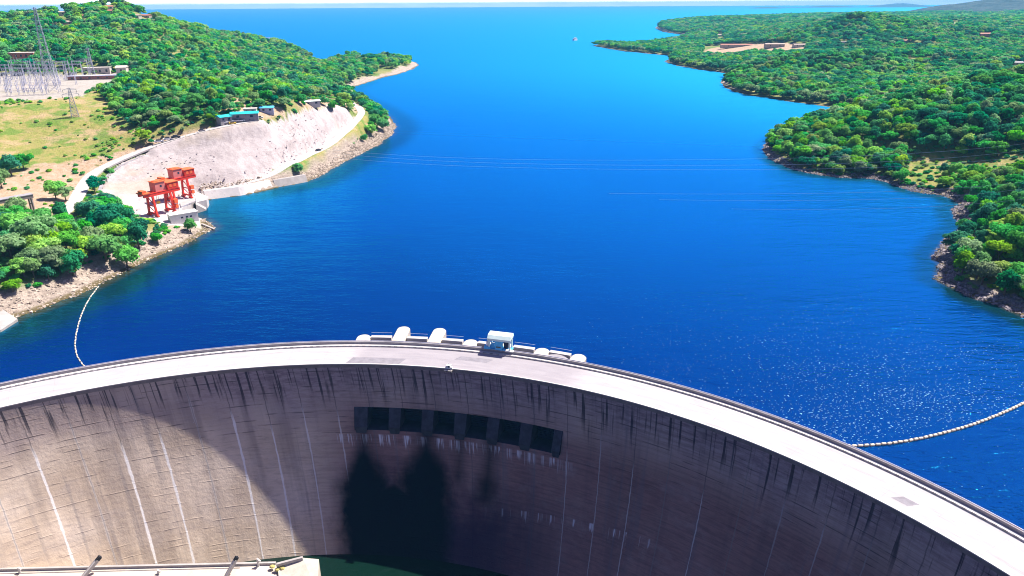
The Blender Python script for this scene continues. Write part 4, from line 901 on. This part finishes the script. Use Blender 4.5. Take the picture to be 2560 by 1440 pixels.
house((1998, 117), 26, 12, 5, 0, wc, wh, 'white house at the right end of the far clearing')
house((2106, 107), 16, 10, 4, 0, wc, wc, 'small white flat house on the right hillside', flat=True)
house((2265, 106), 14, 9, 4, 10, wh, tc, 'tan hut in the trees of the right hillside')
house((2462, 94), 32, 14, 6, 5, M['pink'], tc, 'large red roofed house near the top of the right hillside')
house((2545, 161), 16, 9, 4, 0, wh, M['grey'], 'grey roofed house at the right edge of the hillside')
house((2385, 62), 30, 12, 6, 0, wc, wh, 'pale buildings block high on the distant right ridge')
def make_car():
    r = empty('parked_car'); mb = MB(); mb.box((0, 0, .62), (4.4, 1.8, .7)); mb.build('body', M['carpaint'], r)
    mb = MB(); mb.box((-.2, 0, 1.25), (2.5, 1.6, .6), top=.8); mb.build('cabin', M['cardark'], r)
    for sx in (-1.35, 1.35):
        for sy in (-.8, .8): mb = MB(); mb.cyl((sx, sy - .1, .33), (sx, sy + .1, .33), .33, n=10); mb.build('wheel', M['cardark'], r)
    return r
car = make_car(); cars = [((560, 309), 20, None, None), ((575, 306), 30, None, None), ((590, 304), 15, 'lilac', None), ((604, 303), 25, None, None), ((618, 301), 10, 'cardark', None), ((632, 299), 30, None, None), ((582, 311), 20, 'yellow', 'yellow van parked in front of the turquoise sheds'), ((650, 296), 15, None, None),
    ((398, 357), 25, None, 'white truck parked on the upper road, lower of two'), ((420, 351), 25, None, 'white truck parked on the upper road, upper of two'), ((440, 346), 25, 'cardark', 'dark car on the upper road above the white trucks'), ((796, 380), 50, 'cardark', 'dark vehicle on the lower lakeside road'), ((776, 258), 30, 'cardark', 'dark car beside the pale green shed'), ((505, 329), 20, 'grey', 'grey car on the upper road near the sheds')]
for i, (p, rz, col, lab) in enumerate(cars):
    o = car if i == 0 else copy_tree(car); q = hit(*p); zz = ground(q[0], q[1])
    dr_ = np.hypot(up_road[:, 0] - q[0], up_road[:, 1] - q[1]); dl_ = np.hypot(low_road[:, 0] - q[0], low_road[:, 1] - q[1])
    if dr_.min() < 4: zz = max(zz, up_z[dr_.argmin()])
    if dl_.min() < 4: zz = max(zz, low_z[dl_.argmin()])
    o.location = (q[0], q[1], zz + .02); o.rotation_euler.z = R_(rz); o.scale = (1.25,) * 3 if lab and 'truck' in lab else (1, 1, 1)
    if col:
        for ch_ in o.children:
            if ch_.name.startswith('body'): ch_.data = ch_.data.copy(); ch_.data.materials[0] = M[col]
    setp(o, lab or {'lilac': 'lilac grey car in the row by the turquoise sheds', 'cardark': 'black car in the row by the turquoise sheds', None: 'white car parked in the row by the turquoise sheds'}[col], 'car', None if lab else 'cars parked by the sheds')
dn_ = None

# ------------------------------------------------------------------ vegetation
def mat_leaf(name, a, b, c3):
    t = NT(name); inf = t.n('ObjectInfo'); rnd = inf.outputs['Random']; p = t.pos()
    n = t.noise(p, .45, 3, .7); n2 = t.noise(p, .05, 3, .6)
    col = t.mix(t.ss(n, .3, .7), a, b); col = t.mix(t.m('MULTIPLY', t.ss(n2, .42, .62), .6), col, c3)
    hs = t.n('HueSaturation', {'Hue': t.m('MULTIPLY_ADD', rnd, .05, .475), 'Saturation': t.m('MULTIPLY_ADD', t.m('FRACT', t.m('MULTIPLY', rnd, 7.3)), .3, .85), 'Value': t.m('MULTIPLY_ADD', t.m('FRACT', t.m('MULTIPLY', rnd, 13.7)), .6, .98), 'Color': col})
    d = t.n('BsdfDiffuse', {'Color': hs.outputs[0]}); tr_ = t.n('BsdfTranslucent', {'Color': hs.outputs[0]}); mx = t.n('MixShader', {0: .42})
    t.t.links.new(d.outputs[0], mx.inputs[1]); t.t.links.new(tr_.outputs[0], mx.inputs[2]); t.t.links.new(mx.outputs[0], t.out.inputs[0]); return t.mat
LEAF = [mat_leaf('leaf_green', (.035, .25, .055), (.085, .42, .095), (.15, .43, .085)), mat_leaf('leaf_dark', (.010, .16, .085), (.030, .27, .13), (.035, .24, .07)),
        mat_leaf('leaf_lime', (.13, .38, .05), (.26, .50, .075), (.31, .47, .075)), mat_leaf('leaf_olive', (.15, .28, .12), (.27, .39, .19), (.22, .35, .13))]
def crown_mesh(name, lobes, n, size, seed, up=.25):
    g = np.random.default_rng(seed); L = np.array(lobes, float); wgt = L[:, 3] * L[:, 4] + L[:, 3] * L[:, 5]; k = g.choice(len(L), n, p=wgt / wgt.sum())
    d = g.normal(size=(n, 3)); d[:, 2] += up * 1.5; d /= np.linalg.norm(d, axis=1)[:, None]
    d[:, 2] = np.where(d[:, 2] < -.45, -d[:, 2] * .6, d[:, 2])
    bump = 1 + .16 * np.sin(d[:, 0] * 6 + k) * np.sin(d[:, 1] * 7 + 2 * k)
    P = L[k, :3] + d * L[k, 3:6] * (.66 + .46 * g.random(n) ** .8)[:, None] * bump[:, None]
    nn = d + g.normal(size=(n, 3)) * .34; nn /= np.linalg.norm(nn, axis=1)[:, None]
    t1 = np.cross(nn, g.normal(size=(n, 3))); t1 /= np.linalg.norm(t1, axis=1)[:, None]; t2 = np.cross(nn, t1); s = size * (.55 + .8 * g.random(n))[:, None]
    bend = nn * s * .35
    V = np.stack([P - t1 * s - bend, P + t2 * s * .7, P + t1 * s - bend, P - t2 * s * .7], 1).reshape(-1, 3)
    me = bpy.data.meshes.new(name); Fq = np.arange(n * 4, dtype=np.int32).reshape(n, 4)
    me.vertices.add(n * 4); me.vertices.foreach_set('co', V.astype(np.float32).ravel()); me.loops.add(n * 4); me.loops.foreach_set('vertex_index', Fq.ravel())
    me.polygons.add(n); me.polygons.foreach_set('loop_start', np.arange(n, dtype=np.int32) * 4); me.polygons.foreach_set('loop_total', np.full(n, 4, np.int32)); me.update(calc_edges=True)
    me.materials.append(LEAF[0]); return me
def rl(seed, n, R, z0, z1, r0, r1, fz=.7):
    g = np.random.default_rng(seed); out = []
    for i in range(n):
        a = 2 * math.pi * i / n + g.uniform(-.5, .5); rr = R * g.uniform(.35, 1); s = g.uniform(r0, r1); out.append((rr * math.cos(a), rr * math.sin(a), g.uniform(z0, z1), s * g.uniform(.85, 1.2), s * g.uniform(.85, 1.2), s * fz * g.uniform(.8, 1.15)))
    return out
SHAPES = [rl(1, 8, 3.6, 5.2, 7.0, 2.0, 2.9, .55) + [(0, 0, 6.6, 3, 3, 1.8)], rl(2, 7, 2.1, 3.8, 7.8, 1.8, 2.5, .85) + [(0, 0, 8.2, 2.0, 2.0, 1.8)], rl(3, 11, 4.2, 3.6, 7.6, 1.6, 2.9, .7) + [(0.4, 0, 7.6, 2.4, 2.2, 1.6)], rl(4, 6, 3.0, 4.2, 6.6, 1.9, 3.1, .75), rl(5, 6, 1.5, .7, 1.9, .9, 1.5, .8)]
HI = [crown_mesh('crown', s, n, z, 10 + i) for i, (s, n, z) in enumerate(zip(SHAPES, (2400, 2200, 2800, 2300, 900), (.52, .48, .52, .5, .36)))]
LO = [crown_mesh('crown', s, n, z, 30 + i) for i, (s, n, z) in enumerate(zip(SHAPES, (520, 480, 620, 500, 260), (.95, .9, .95, .95, .62)))]
def trunk_mesh(h, r):
    mb = MB(); mb.cyl((0, 0, -1.5), (.15, .1, h * .45), r, r * .7, 7)
    for k in range(4):
        a = k * 1.7 + .4; mb.cyl((.15, .1, h * .42), (math.cos(a) * h * .28, math.sin(a) * h * .28, h * .85), r * .5, r * .18, 5)
    me = bpy.data.meshes.new('trunk'); me.from_pydata(mb.v, [], mb.f); me.update(); me.materials.append(M['bark']); return me
TRUNK = [trunk_mesh(h, r) for h, r in ((6.2, .42), (7.0, .4), (6.6, .45), (5.4, .38), (1.4, .14))]
# candidate trees on both banks
pts = []
for lo, hi, s in ((200, 700, 6.1), (700, 1200, 7.0), (1200, 2000, 8.8), (2000, 3200, 12.0), (3200, 5200, 18)):
    g = np.arange(-.78 * hi, .80 * hi, s); h_ = np.arange(150, hi + s, s); X_, Y_ = np.meshgrid(g, h_); X_ = X_.ravel() + rng.uniform(-.46, .46, X_.size) * s; Y_ = Y_.ravel() + rng.uniform(-.46, .46, Y_.size) * s
    d = np.hypot(X_, Y_); k = (d >= lo) & (d < hi) & (np.abs(X_ / np.maximum(Y_, 1)) < .79); pts.append(np.column_stack([X_[k], Y_[k], np.full(k.sum(), s)]))
pts = np.vstack(pts); sdv = shore(pts[:, 0], pts[:, 1]); k = sdv > 2; pts, sdv = pts[k], sdv[k]
x, y, s = pts.T; dist = np.hypot(x, y); left = x < 0
band = np.where(left, np.where(dist < 480, 13, 8), np.where(dist < 480, 6.5, 4.0)) * np.clip(dist / 1000, 1, 2)
prob = np.where(sdv > band, .97, 0.0)
gr_ = inside(GRASS, x, y); cut_ = inside(CUT, x, y); bad = cut_ | inside(PAD, x, y) | inside(DECKP, x, y) | inside(CLEAR, x, y)
prob[gr_] = .0; prob[inside(DIRT, x, y)] = 0; prob[inside(SHEDP, x, y)] = 0; prob[inside(CLEAR2, x, y)] *= .12; prob[inside(CLEAR3, x, y)] *= .12; prob[inside(BANKG, x, y)] = .0; prob[inside(YEL, x, y)] *= .10; prob[bad] = 0
NEARL = poly([(-30, 560), (60, 548), (150, 575), (215, 560), (215, 520), (330, 515), (400, 590), (375, 640), (300, 668), (250, 680), (190, 705), (110, 735), (60, 750), (-30, 740)])
nl = left & (dist < 440); prob[nl & ~inside(NEARL, x, y)] *= .10; prob[nl & inside(NEARL, x, y) & (sdv > 9)] = .85
for RP, rw in ((up_road, 6.5), (low_road, 6.5)):
    dm = np.min(np.hypot(x[:, None] - RP[None, ::2, 0], y[:, None] - RP[None, ::2, 1]), axis=1); prob[dm < rw] = 0
ppx, ppy, _ = project(x, y, np.maximum(rbf(x, y), 1))
prob[left & (ppx > 320) & (ppx < 560) & (ppy > 430)] = 0
for hx, hy, hw in SIGHT + [(1850, 122, 95), (1965, 121, 50), (2300, 418, 34), (2400, 402, 60), (2500, 402, 60)]:
    db = np.abs(ppx - hx) < hw; prob[db & (ppy > hy - 7) & (ppy < hy + 1800 * 9.5 * np.maximum(s / 7, 1) * 1.1 / np.maximum(dist, 1))] = 0
prob[(~left) & (ppx > 2258) & (ppx < 2345) & (ppy > 380) & (ppy < 470) & (dist < 620)] = 0
gap = fbm(x, y, 42, 4, 140); prob *= np.where(gap > .17, np.where(left, .22, .5), 1) * np.where(left, .9, .95)
keep = rng.random(len(x)) < prob; x, y, s, sdv, left, dist = x[keep], y[keep], s[keep], sdv[keep], left[keep], dist[keep]
Z = height(x, y, sdv); sc = s / 7.0 * rng.uniform(.58, 1.30, len(x)) * np.where(left, np.where(dist < 440, 1.0, .92), 1.10)
shp = rng.choice(4, len(x), p=[.27, .28, .27, .18]); cn = fbm(x, y, 90, 3, 150) + rng.normal(0, .42, len(x)) + np.where(left, .08, np.where(dist < 900, .14, np.where(dist < 1500, -.16, -.36)))  # distance haze put into leaf colour: bluish dark kinds favoured farther right
colr = np.where(cn < -.42, 1, np.where(cn > .40, 2, 0)); colr[rng.random(len(x)) < .13] = 3; colr[(rng.random(len(x)) < .10)] = 1
ux0, uy0, _ = project(x, y, Z); limy = (~left) & (ux0 > 2320) & (ux0 < 2560) & (uy0 > 395) & (uy0 < 490) & (dist < 620); colr[limy & (rng.random(len(x)) < .7)] = 2; sc[limy] *= .8
ang = rng.uniform(0, 6.28, len(x))
T = [[x[i], y[i], Z[i], sc[i], shp[i], colr[i], ang[i]] for i in range(len(x))]
def plant(p, scl, sh, co): q = hit(*p); return [q[0], q[1], ground(q[0], q[1]) - .2, scl, sh, co, rng.uniform(0, 6)]
HAND = [((292, 585), 1.5, 2, 1, 'largest dark blue green tree on the slope below the cranes'), ((268, 655), 1.55, 0, 0, 'broad bright green tree right above the left shore rocks'), ((348, 622), 1.25, 1, 1, 'dark green tree nearest the cranes on the left shore'), ((318, 668), 1.1, 3, 0, 'round green tree leaning over the left shore rocks'), ((242, 590), 1.15, 1, 1, 'upright dark tree left of the largest blue green tree'),
        ((185, 690), 1.2, 3, 1, 'dark rounded tree above the root of the log boom'), ((95, 625), 1.5, 2, 3, 'wide grey olive tree in the left thicket'), ((30, 650), 1.4, 0, 3, 'grey olive tree at the left edge of the thicket'), ((130, 680), 1.2, 2, 3, 'dusty olive tree in front of the wide grey olive tree'), ((52, 600), 1.3, 3, 0, 'green tree at the back of the left thicket'),
        ((477, 580), .8, 1, 0, 'lone bright green bushy tree on the point below the control house'), ((395, 608), .62, 3, 0, 'small green tree between the shore rocks and the intake'), ((360, 590), .85, 1, 1, 'narrow dark tree beside the intake yard'), ((140, 498), 1.0, 3, 2, 'lime green bush tree on the bare ground left of the upper road'), ((165, 500), .8, 2, 3, 'dry yellowish bush tree beside the upper road'),
        ((30, 440), 1.35, 1, 1, 'tall dark tree on the left edge above the trestle'), ((60, 425), 1.0, 2, 0, 'green tree right of the tall dark tree above the trestle'), ((5, 470), 1.05, 3, 3, 'grey olive tree at the left edge beside the bare earth'), ((155, 553), .9, 1, 1, 'dark tree at the end of the upper road'), ((215, 540), .85, 2, 3, 'olive tree between the upper road and the low wall'), ((45, 545), 1.0, 3, 3, 'grey green tree in front of the trestle'),
        ((958, 330), 1.25, 3, 0, 'dense green tree on the boulder point by the lower road'), ((935, 318), 1.0, 1, 0, 'green tree inland on the boulder point'), ((945, 300), 1.0, 2, 1, 'dark tree at the back of the boulder point'), ((862, 262), 1.25, 0, 2, 'umbrella tree standing at the bend of the lower road'), ((832, 276), .8, 3, 0, 'green bush tree on the brow of the cut slope')]
hand = [(plant(p, a, b, c), lab) for p, a, b, c, lab in HAND]
HX = np.array([h[0][:2] for h in hand]); nearL = np.array([np.hypot(HX[:, 0] - t_[0], HX[:, 1] - t_[1]).min() for t_ in T])
T = [t_ for t_, d in zip(T, nearL) if d > 4.2]
TA = np.array([t_[:4] for t_ in T]); ux, uy, fw = project(TA[:, 0], TA[:, 1], TA[:, 2] + 5 * TA[:, 3])
vis = (ux > -25) & (ux < 2585) & (uy > -20) & (uy < 1460); size = np.where(vis, TA[:, 3] / fw, 0); order = np.argsort(-size); NI = 262
big = set(order[:NI].tolist())
def area(px_, py_):
    if px_ < 1200: return ('left', 'in the thicket on the near left shore' if py_ > 540 else 'on the wooded left hillside')
    if py_ > 560 and px_ > 2300: return ('right', 'on the near right bank at the frame edge')
    if py_ > 400: return ('right', 'by the grassy inlet on the right bank')
    return ('right', 'on the wooded hill of the right bank')
def add_tree(t_, label, group, protos={}):
    key = (int(t_[4]), int(t_[5])); sh, co_ = key
    if key not in protos:
        r = empty('tree'); me = HI[sh] if co_ == 0 else HI[sh].copy(); me.materials[0] = LEAF[co_]
        o = bpy.data.objects.new('crown', me); COL.objects.link(o); o.parent = r; o = bpy.data.objects.new('trunk', TRUNK[sh]); COL.objects.link(o); o.parent = r; protos[key] = r
    else: r = copy_tree(protos[key])
    r.location = t_[:3]; r.rotation_euler.z = t_[6]; r.scale = (t_[3], t_[3], t_[3] * (.9 + .2 * ((t_[6] * 7) % 1)))
    for kk in ('label', 'category', 'group'):
        if kk in r: del r[kk]
    setp(r, label, 'tree', group); return r
for t_, lab in hand: add_tree(t_, lab, 'trees on the left bank')
LOOK = {0: ('flat topped', 'rounded', 'many lobed', 'low domed'), }
CNAME = ('mid green', 'dark green', 'lime green', 'greyish olive')
for i in sorted(big):
    t_ = T[i]; sd_n, ar = area(ux[i], uy[i]); szn = 'large' if t_[3] > 1.12 else 'small' if t_[3] < .88 else 'medium sized'
    lab = '%s %s %s tree %s' % (szn, LOOK[0][int(t_[4])], CNAME[int(t_[5])], ar); add_tree(t_, lab, lab.split(' tree ')[0] + ' trees ' + ar)
print('trees total', len(T))
# the rest of the wood: one mass
def scatter(name, P, protos, label=None):
    """P rows: x y z scale(3) rot index"""
    col = bpy.data.collections.new(name + '_kinds')
    for i, (me, mt) in enumerate(protos):
        o = bpy.data.objects.new('%s_kind_%02d' % (name, i), me); col.objects.link(o)
        if mt: o.material_slots[0].link = 'OBJECT'; o.material_slots[0].material = mt
    me = bpy.data.meshes.new(name); P = np.asarray(P, np.float32); me.vertices.add(len(P)); me.vertices.foreach_set('co', P[:, :3].ravel())
    a = me.attributes.new('scl', 'FLOAT_VECTOR', 'POINT'); a.data.foreach_set('vector', P[:, 3:6].ravel())
    a = me.attributes.new('rot', 'FLOAT_VECTOR', 'POINT'); a.data.foreach_set('vector', np.column_stack([np.zeros(len(P)), np.zeros(len(P)), P[:, 6]]).astype(np.float32).ravel())
    a = me.attributes.new('idx', 'INT', 'POINT'); a.data.foreach_set('value', P[:, 7].astype(np.int32)); me.update()
    ob = bpy.data.objects.new(name, me); COL.objects.link(ob); setp(ob, kind='stuff')
    if label: ob['label'] = label
    ng = bpy.data.node_groups.new(name + '_nodes', 'GeometryNodeTree'); ng.interface.new_socket('Geometry', in_out='INPUT', socket_type='NodeSocketGeometry'); ng.interface.new_socket('Geometry', in_out='OUTPUT', socket_type='NodeSocketGeometry')
    N = ng.nodes.new; gi, go = N('NodeGroupInput'), N('NodeGroupOutput'); ci = N('GeometryNodeCollectionInfo'); ci.inputs['Collection'].default_value = col; ci.inputs['Separate Children'].default_value = True; ci.inputs['Reset Children'].default_value = True
    ip = N('GeometryNodeInstanceOnPoints'); ip.inputs['Pick Instance'].default_value = True; lk = ng.links.new
    def attr(nm, ty): n = N('GeometryNodeInputNamedAttribute'); n.data_type = ty; n.inputs['Name'].default_value = nm; return next(o for o in n.outputs if o.enabled and o.name == 'Attribute')
    lk(gi.outputs[0], ip.inputs['Points']); lk(ci.outputs[0], ip.inputs['Instance']); lk(attr('idx', 'INT'), ip.inputs['Instance Index']); lk(attr('rot', 'FLOAT_VECTOR'), ip.inputs['Rotation']); lk(attr('scl', 'FLOAT_VECTOR'), ip.inputs['Scale']); lk(ip.outputs[0], go.inputs[0])
    md = ob.modifiers.new('scatter', 'NODES'); md.node_group = ng; return ob
rest = np.array([t_ for i, t_ in enumerate(T) if i not in big]); dr = np.hypot(rest[:, 0], rest[:, 1])
def trunked(me_list): return me_list
protos = [(HI[a], LEAF[b]) for a in range(5) for b in range(4)] + [(LO[a], LEAF[b]) for a in range(5) for b in range(4)]
idx = rest[:, 4] * 4 + rest[:, 5] + np.where(dr > 620, 20, 0); zz = rng.uniform(.85, 1.2, len(rest))
scatter('woodland', np.column_stack([rest[:, :3], rest[:, 3], rest[:, 3], np.minimum(rest[:, 3], 1.2) * zz, rest[:, 6], idx]), protos)
# undergrowth and grass-slope bushes
n = 60000; ux_ = np.r_[rng.uniform(-520, -100, n // 2), rng.uniform(150, 620, n // 2)]; uy_ = rng.uniform(215, 760, n); sdu = shore(ux_, uy_)
wp = np.where(ux_ < 0, 10, 5.5); ok = sdu > wp; gz = inside(GRASS, ux_, uy_); dz = inside(DIRT, ux_, uy_)
ok &= ~(inside(CUT, ux_, uy_) | inside(PAD, ux_, uy_) | inside(DECKP, ux_, uy_) | inside(SHEDP, ux_, uy_))
for RP in (up_road, low_road): ok &= np.min(np.hypot(ux_[:, None] - RP[None, ::2, 0], uy_[:, None] - RP[None, ::2, 1]), axis=1) > 5
cl = fbm(ux_, uy_, 28, 3, 170); pr_ = np.where(gz, np.clip((cl - .12) * 2.2, .03, .75), np.where(inside(YEL, ux_, uy_) | inside(BANKG, ux_, uy_), .35, .55)); pr_ = np.where(dz, .05, pr_); ok &= rng.random(n) < pr_
ux_, uy_, sdu, gz = ux_[ok], uy_[ok], sdu[ok], gz[ok]; sc_ = rng.uniform(.35, .95, len(ux_)) * np.where(gz, .8, 1); cc = np.where(gz, rng.choice([0, 2, 2, 2], len(ux_)), rng.choice([0, 0, 1, 2, 3], len(ux_)))
scatter('undergrowth', np.column_stack([ux_, uy_, height(ux_, uy_, sdu) - .1, sc_, sc_, sc_ * .8, rng.uniform(0, 6.28, len(ux_)), 4 * 4 + cc]), protos)
# boulders along the waterline
def rock_mesh(seed):
    g = np.random.default_rng(seed); mb = MB(); mb.ball((0, 0, 0), 1, n=8, m=5); V = np.array(mb.v); V *= (1 + g.uniform(-.28, .28, (len(V), 1))); V[:, 2] *= .7
    me = bpy.data.meshes.new('rock'); me.from_pydata(V.tolist(), [], mb.f); me.update(); me.materials.append(M['boulder']); return me
def mat_rock(name, a, b):
    t = NT(name); r = t.n('ObjectInfo').outputs['Random']; n = t.noise(t.pos(), .9, 4, .65)
    c = t.mix(t.ss(n, .35, .68), a, b); hs = t.n('HueSaturation', {'Value': t.m('MULTIPLY_ADD', r, .9, .55), 'Color': c}); t.bsdf(hs.outputs[0], .9, n, .15, 1, spec=.15); return t.mat
M['boulder'] = mat_rock('boulder_grey', (.15, .13, .14), (.30, .265, .265)); M['boulder2'] = mat_rock('boulder_tan', (.29, .23, .18), (.50, .42, .34))
RK = [rock_mesh(s_) for s_ in (3, 4, 5, 6)]
n = 420000; rx = np.r_[rng.uniform(-260, -90, n // 2), rng.uniform(120, 480, n // 2)]; ry = rng.uniform(205, 720, n)
sdr0 = np.maximum(sdist(LEFT, rx, ry), sdist(RIGHT, rx, ry)); k = (sdr0 > -6) & (sdr0 < 24); rx, ry = rx[k], ry[k]; sdr = shore(rx, ry)
lf = rx < 0; bwid = np.where(lf, np.where(ry < 420, 13, 11), np.where(ry < 480, 9.5, 5.5)); k = (sdr > -.9) & (sdr < bwid * (1 + .5 * fbm(rx, ry, 25, 2, 180))) & ~inside(DECKP, rx, ry)
pk = np.where(lf, np.where(ry < 430, .22, .8), .9); k &= rng.random(len(rx)) < pk
for Wq in (W1, W2): k &= np.min(np.hypot(rx[:, None] - Wq[None, :, 0], ry[:, None] - Wq[None, :, 1]), axis=1) > 7
rx, ry, sdr, lf = rx[k], ry[k], sdr[k], lf[k]; rs = .28 + .75 * rng.random(len(rx)) ** 2.6; rs = np.where(lf, rs * .8, rs * 1.1)
print('boulders', len(rx))
scatter('boulders', np.column_stack([rx, ry, height(rx, ry, sdr) - .1 * rs, rs * rng.uniform(.8, 1.5, len(rx)), rs, rs * rng.uniform(.7, 1.2, len(rx)), rng.uniform(0, 6.28, len(rx)), rng.integers(0, 4, len(rx)) + np.where(lf, 4, 0)]), [(m_, M['boulder']) for m_ in RK] + [(m_, M['boulder2']) for m_ in RK])
# boulders strewn over the cut slope
n = 2600; bb = CUT; rx = rng.uniform(bb[:, 0].min(), bb[:, 0].max(), n); ry = rng.uniform(bb[:, 1].min(), bb[:, 1].max(), n); k = inside(CUT, rx, ry) & (fbm(rx, ry, 22, 3, 200) > .05) & ~inside(DECKP, rx, ry); rx, ry = rx[k], ry[k]
rs = .2 + .4 * rng.random(len(rx)) ** 2; scatter('rubble', np.column_stack([rx, ry, height(rx, ry), rs * 1.6, rs, rs * .5, rng.uniform(0, 6, len(rx)), rng.integers(0, 4, len(rx))]), [(m_, mat_rock('rubble_pink', (.25, .21, .21), (.38, .33, .325)) if i == 0 else None) for i, m_ in enumerate(RK)])
# ------------------------------------------------------------------ camera, light, render
cam = bpy.data.cameras.new('camera'); co = bpy.data.objects.new('camera', cam); COL.objects.link(co)
X = Vector((1, 0, 0)); Dn = Vector((0, -math.sin(PIT), -math.cos(PIT))); Fw = Vector((0, math.cos(PIT), -math.sin(PIT)))
c_, sn_ = math.cos(ROLL), math.sin(ROLL); right = c_ * X - sn_ * Dn; down = sn_ * X + c_ * Dn
co.matrix_world = Matrix(((right.x, -down.x, -Fw.x, 0), (right.y, -down.y, -Fw.y, 0), (right.z, -down.z, -Fw.z, CZ), (0, 0, 0, 1)))
cam.sensor_width = 36; cam.lens = F / 2560 * 36; cam.clip_start = 1; cam.clip_end = 120000
S.camera = co
sun = bpy.data.lights.new('sun', 'SUN'); sun.energy = 5.0; sun.angle = R_(.53); sun.color = (1, .95, .87)
so = bpy.data.objects.new('sun', sun); COL.objects.link(so)
sd_ = Vector((math.sin(SUN_AZ) * math.cos(SUN_EL), math.cos(SUN_AZ) * math.cos(SUN_EL), math.sin(SUN_EL)))
so.rotation_euler = sd_.to_track_quat('Z', 'Y').to_euler(); so.location = (0, 0, 500)
w = bpy.data.worlds.new('World'); S.world = w; w.use_nodes = True; nt = w.node_tree; nt.nodes.clear()
sky = nt.nodes.new('ShaderNodeTexSky'); sky.sky_type = 'NISHITA'; sky.sun_disc = False; sky.sun_elevation = SUN_EL; sky.sun_rotation = SUN_AZ
sky.altitude = 400; sky.air_density = 1.0; sky.dust_density = 3.0; sky.ozone_density = 4.0
bg = nt.nodes.new('ShaderNodeBackground'); bg.inputs[1].default_value = .055
ow = nt.nodes.new('ShaderNodeOutputWorld'); tint = nt.nodes.new('ShaderNodeMix'); tint.data_type = 'RGBA'; tint.blend_type = 'MULTIPLY'; tint.inputs[0].default_value = 1; tint.inputs[7].default_value = (.90, .70, 1.12, 1); nt.links.new(sky.outputs[0], tint.inputs[6]); nt.links.new(tint.outputs[2], bg.inputs[0]); nt.links.new(bg.outputs[0], ow.inputs[0])
# low cloud bank beyond the lake, added to whiten the strip of sky
X_, Y_ = np.meshgrid(np.linspace(-34000, 34000, 260), np.linspace(0, 1, 30)); zc = -60 + Y_ * 620 * (1 + .35 * fbm(X_, Y_ * 4000, 3500, 4, 300)) + 70 * fbm(X_, Y_ * 4000, 900, 4, 310)
I = np.arange(X_.size).reshape(X_.shape); Fq = np.stack([I[:-1, :-1], I[:-1, 1:], I[1:, 1:], I[1:, :-1]], -1).reshape(-1, 4)
mesh_np('added_clouds', np.column_stack([X_.ravel(), (31500 + Y_ * 2600 + 200 * fbm(X_, Y_ * 4000, 1500, 3, 320)).ravel(), np.where(Y_ == 0, -60, zc).ravel()]), Fq, [simple('cloud_white', (.86, .87, .88), .03, .001, 1, spec=0)], None, True, kind='stuff')
# air
mb = MB(); mb.box((0, 13200, 47), (70000, 34600, 214))
t = NT('haze_air'); t.out.is_active_output = True
pv = t.n('VolumePrincipled', {'Color': (.18, .60, 1.0), 'Density': 6.5e-5, 'Anisotropy': 0.0}); t.t.links.new(pv.outputs[0], t.out.inputs['Volume'])
mb.build('haze', t.mat, kind='stuff')
S.render.engine = 'CYCLES'; S.cycles.use_denoising = True; S.cycles.caustics_reflective = False; S.cycles.caustics_refractive = False; S.cycles.filter_width = 1.05
S.cycles.max_bounces = 6; S.cycles.diffuse_bounces = 3; S.cycles.glossy_bounces = 2; S.cycles.transmission_bounces = 3; S.cycles.volume_bounces = 0; S.cycles.transparent_max_bounces = 6
S.view_settings.view_transform = 'Standard'; S.view_settings.look = 'None'; S.view_settings.gamma = 1; S.view_settings.use_curve_mapping = False
S.view_settings.exposure = 1.05
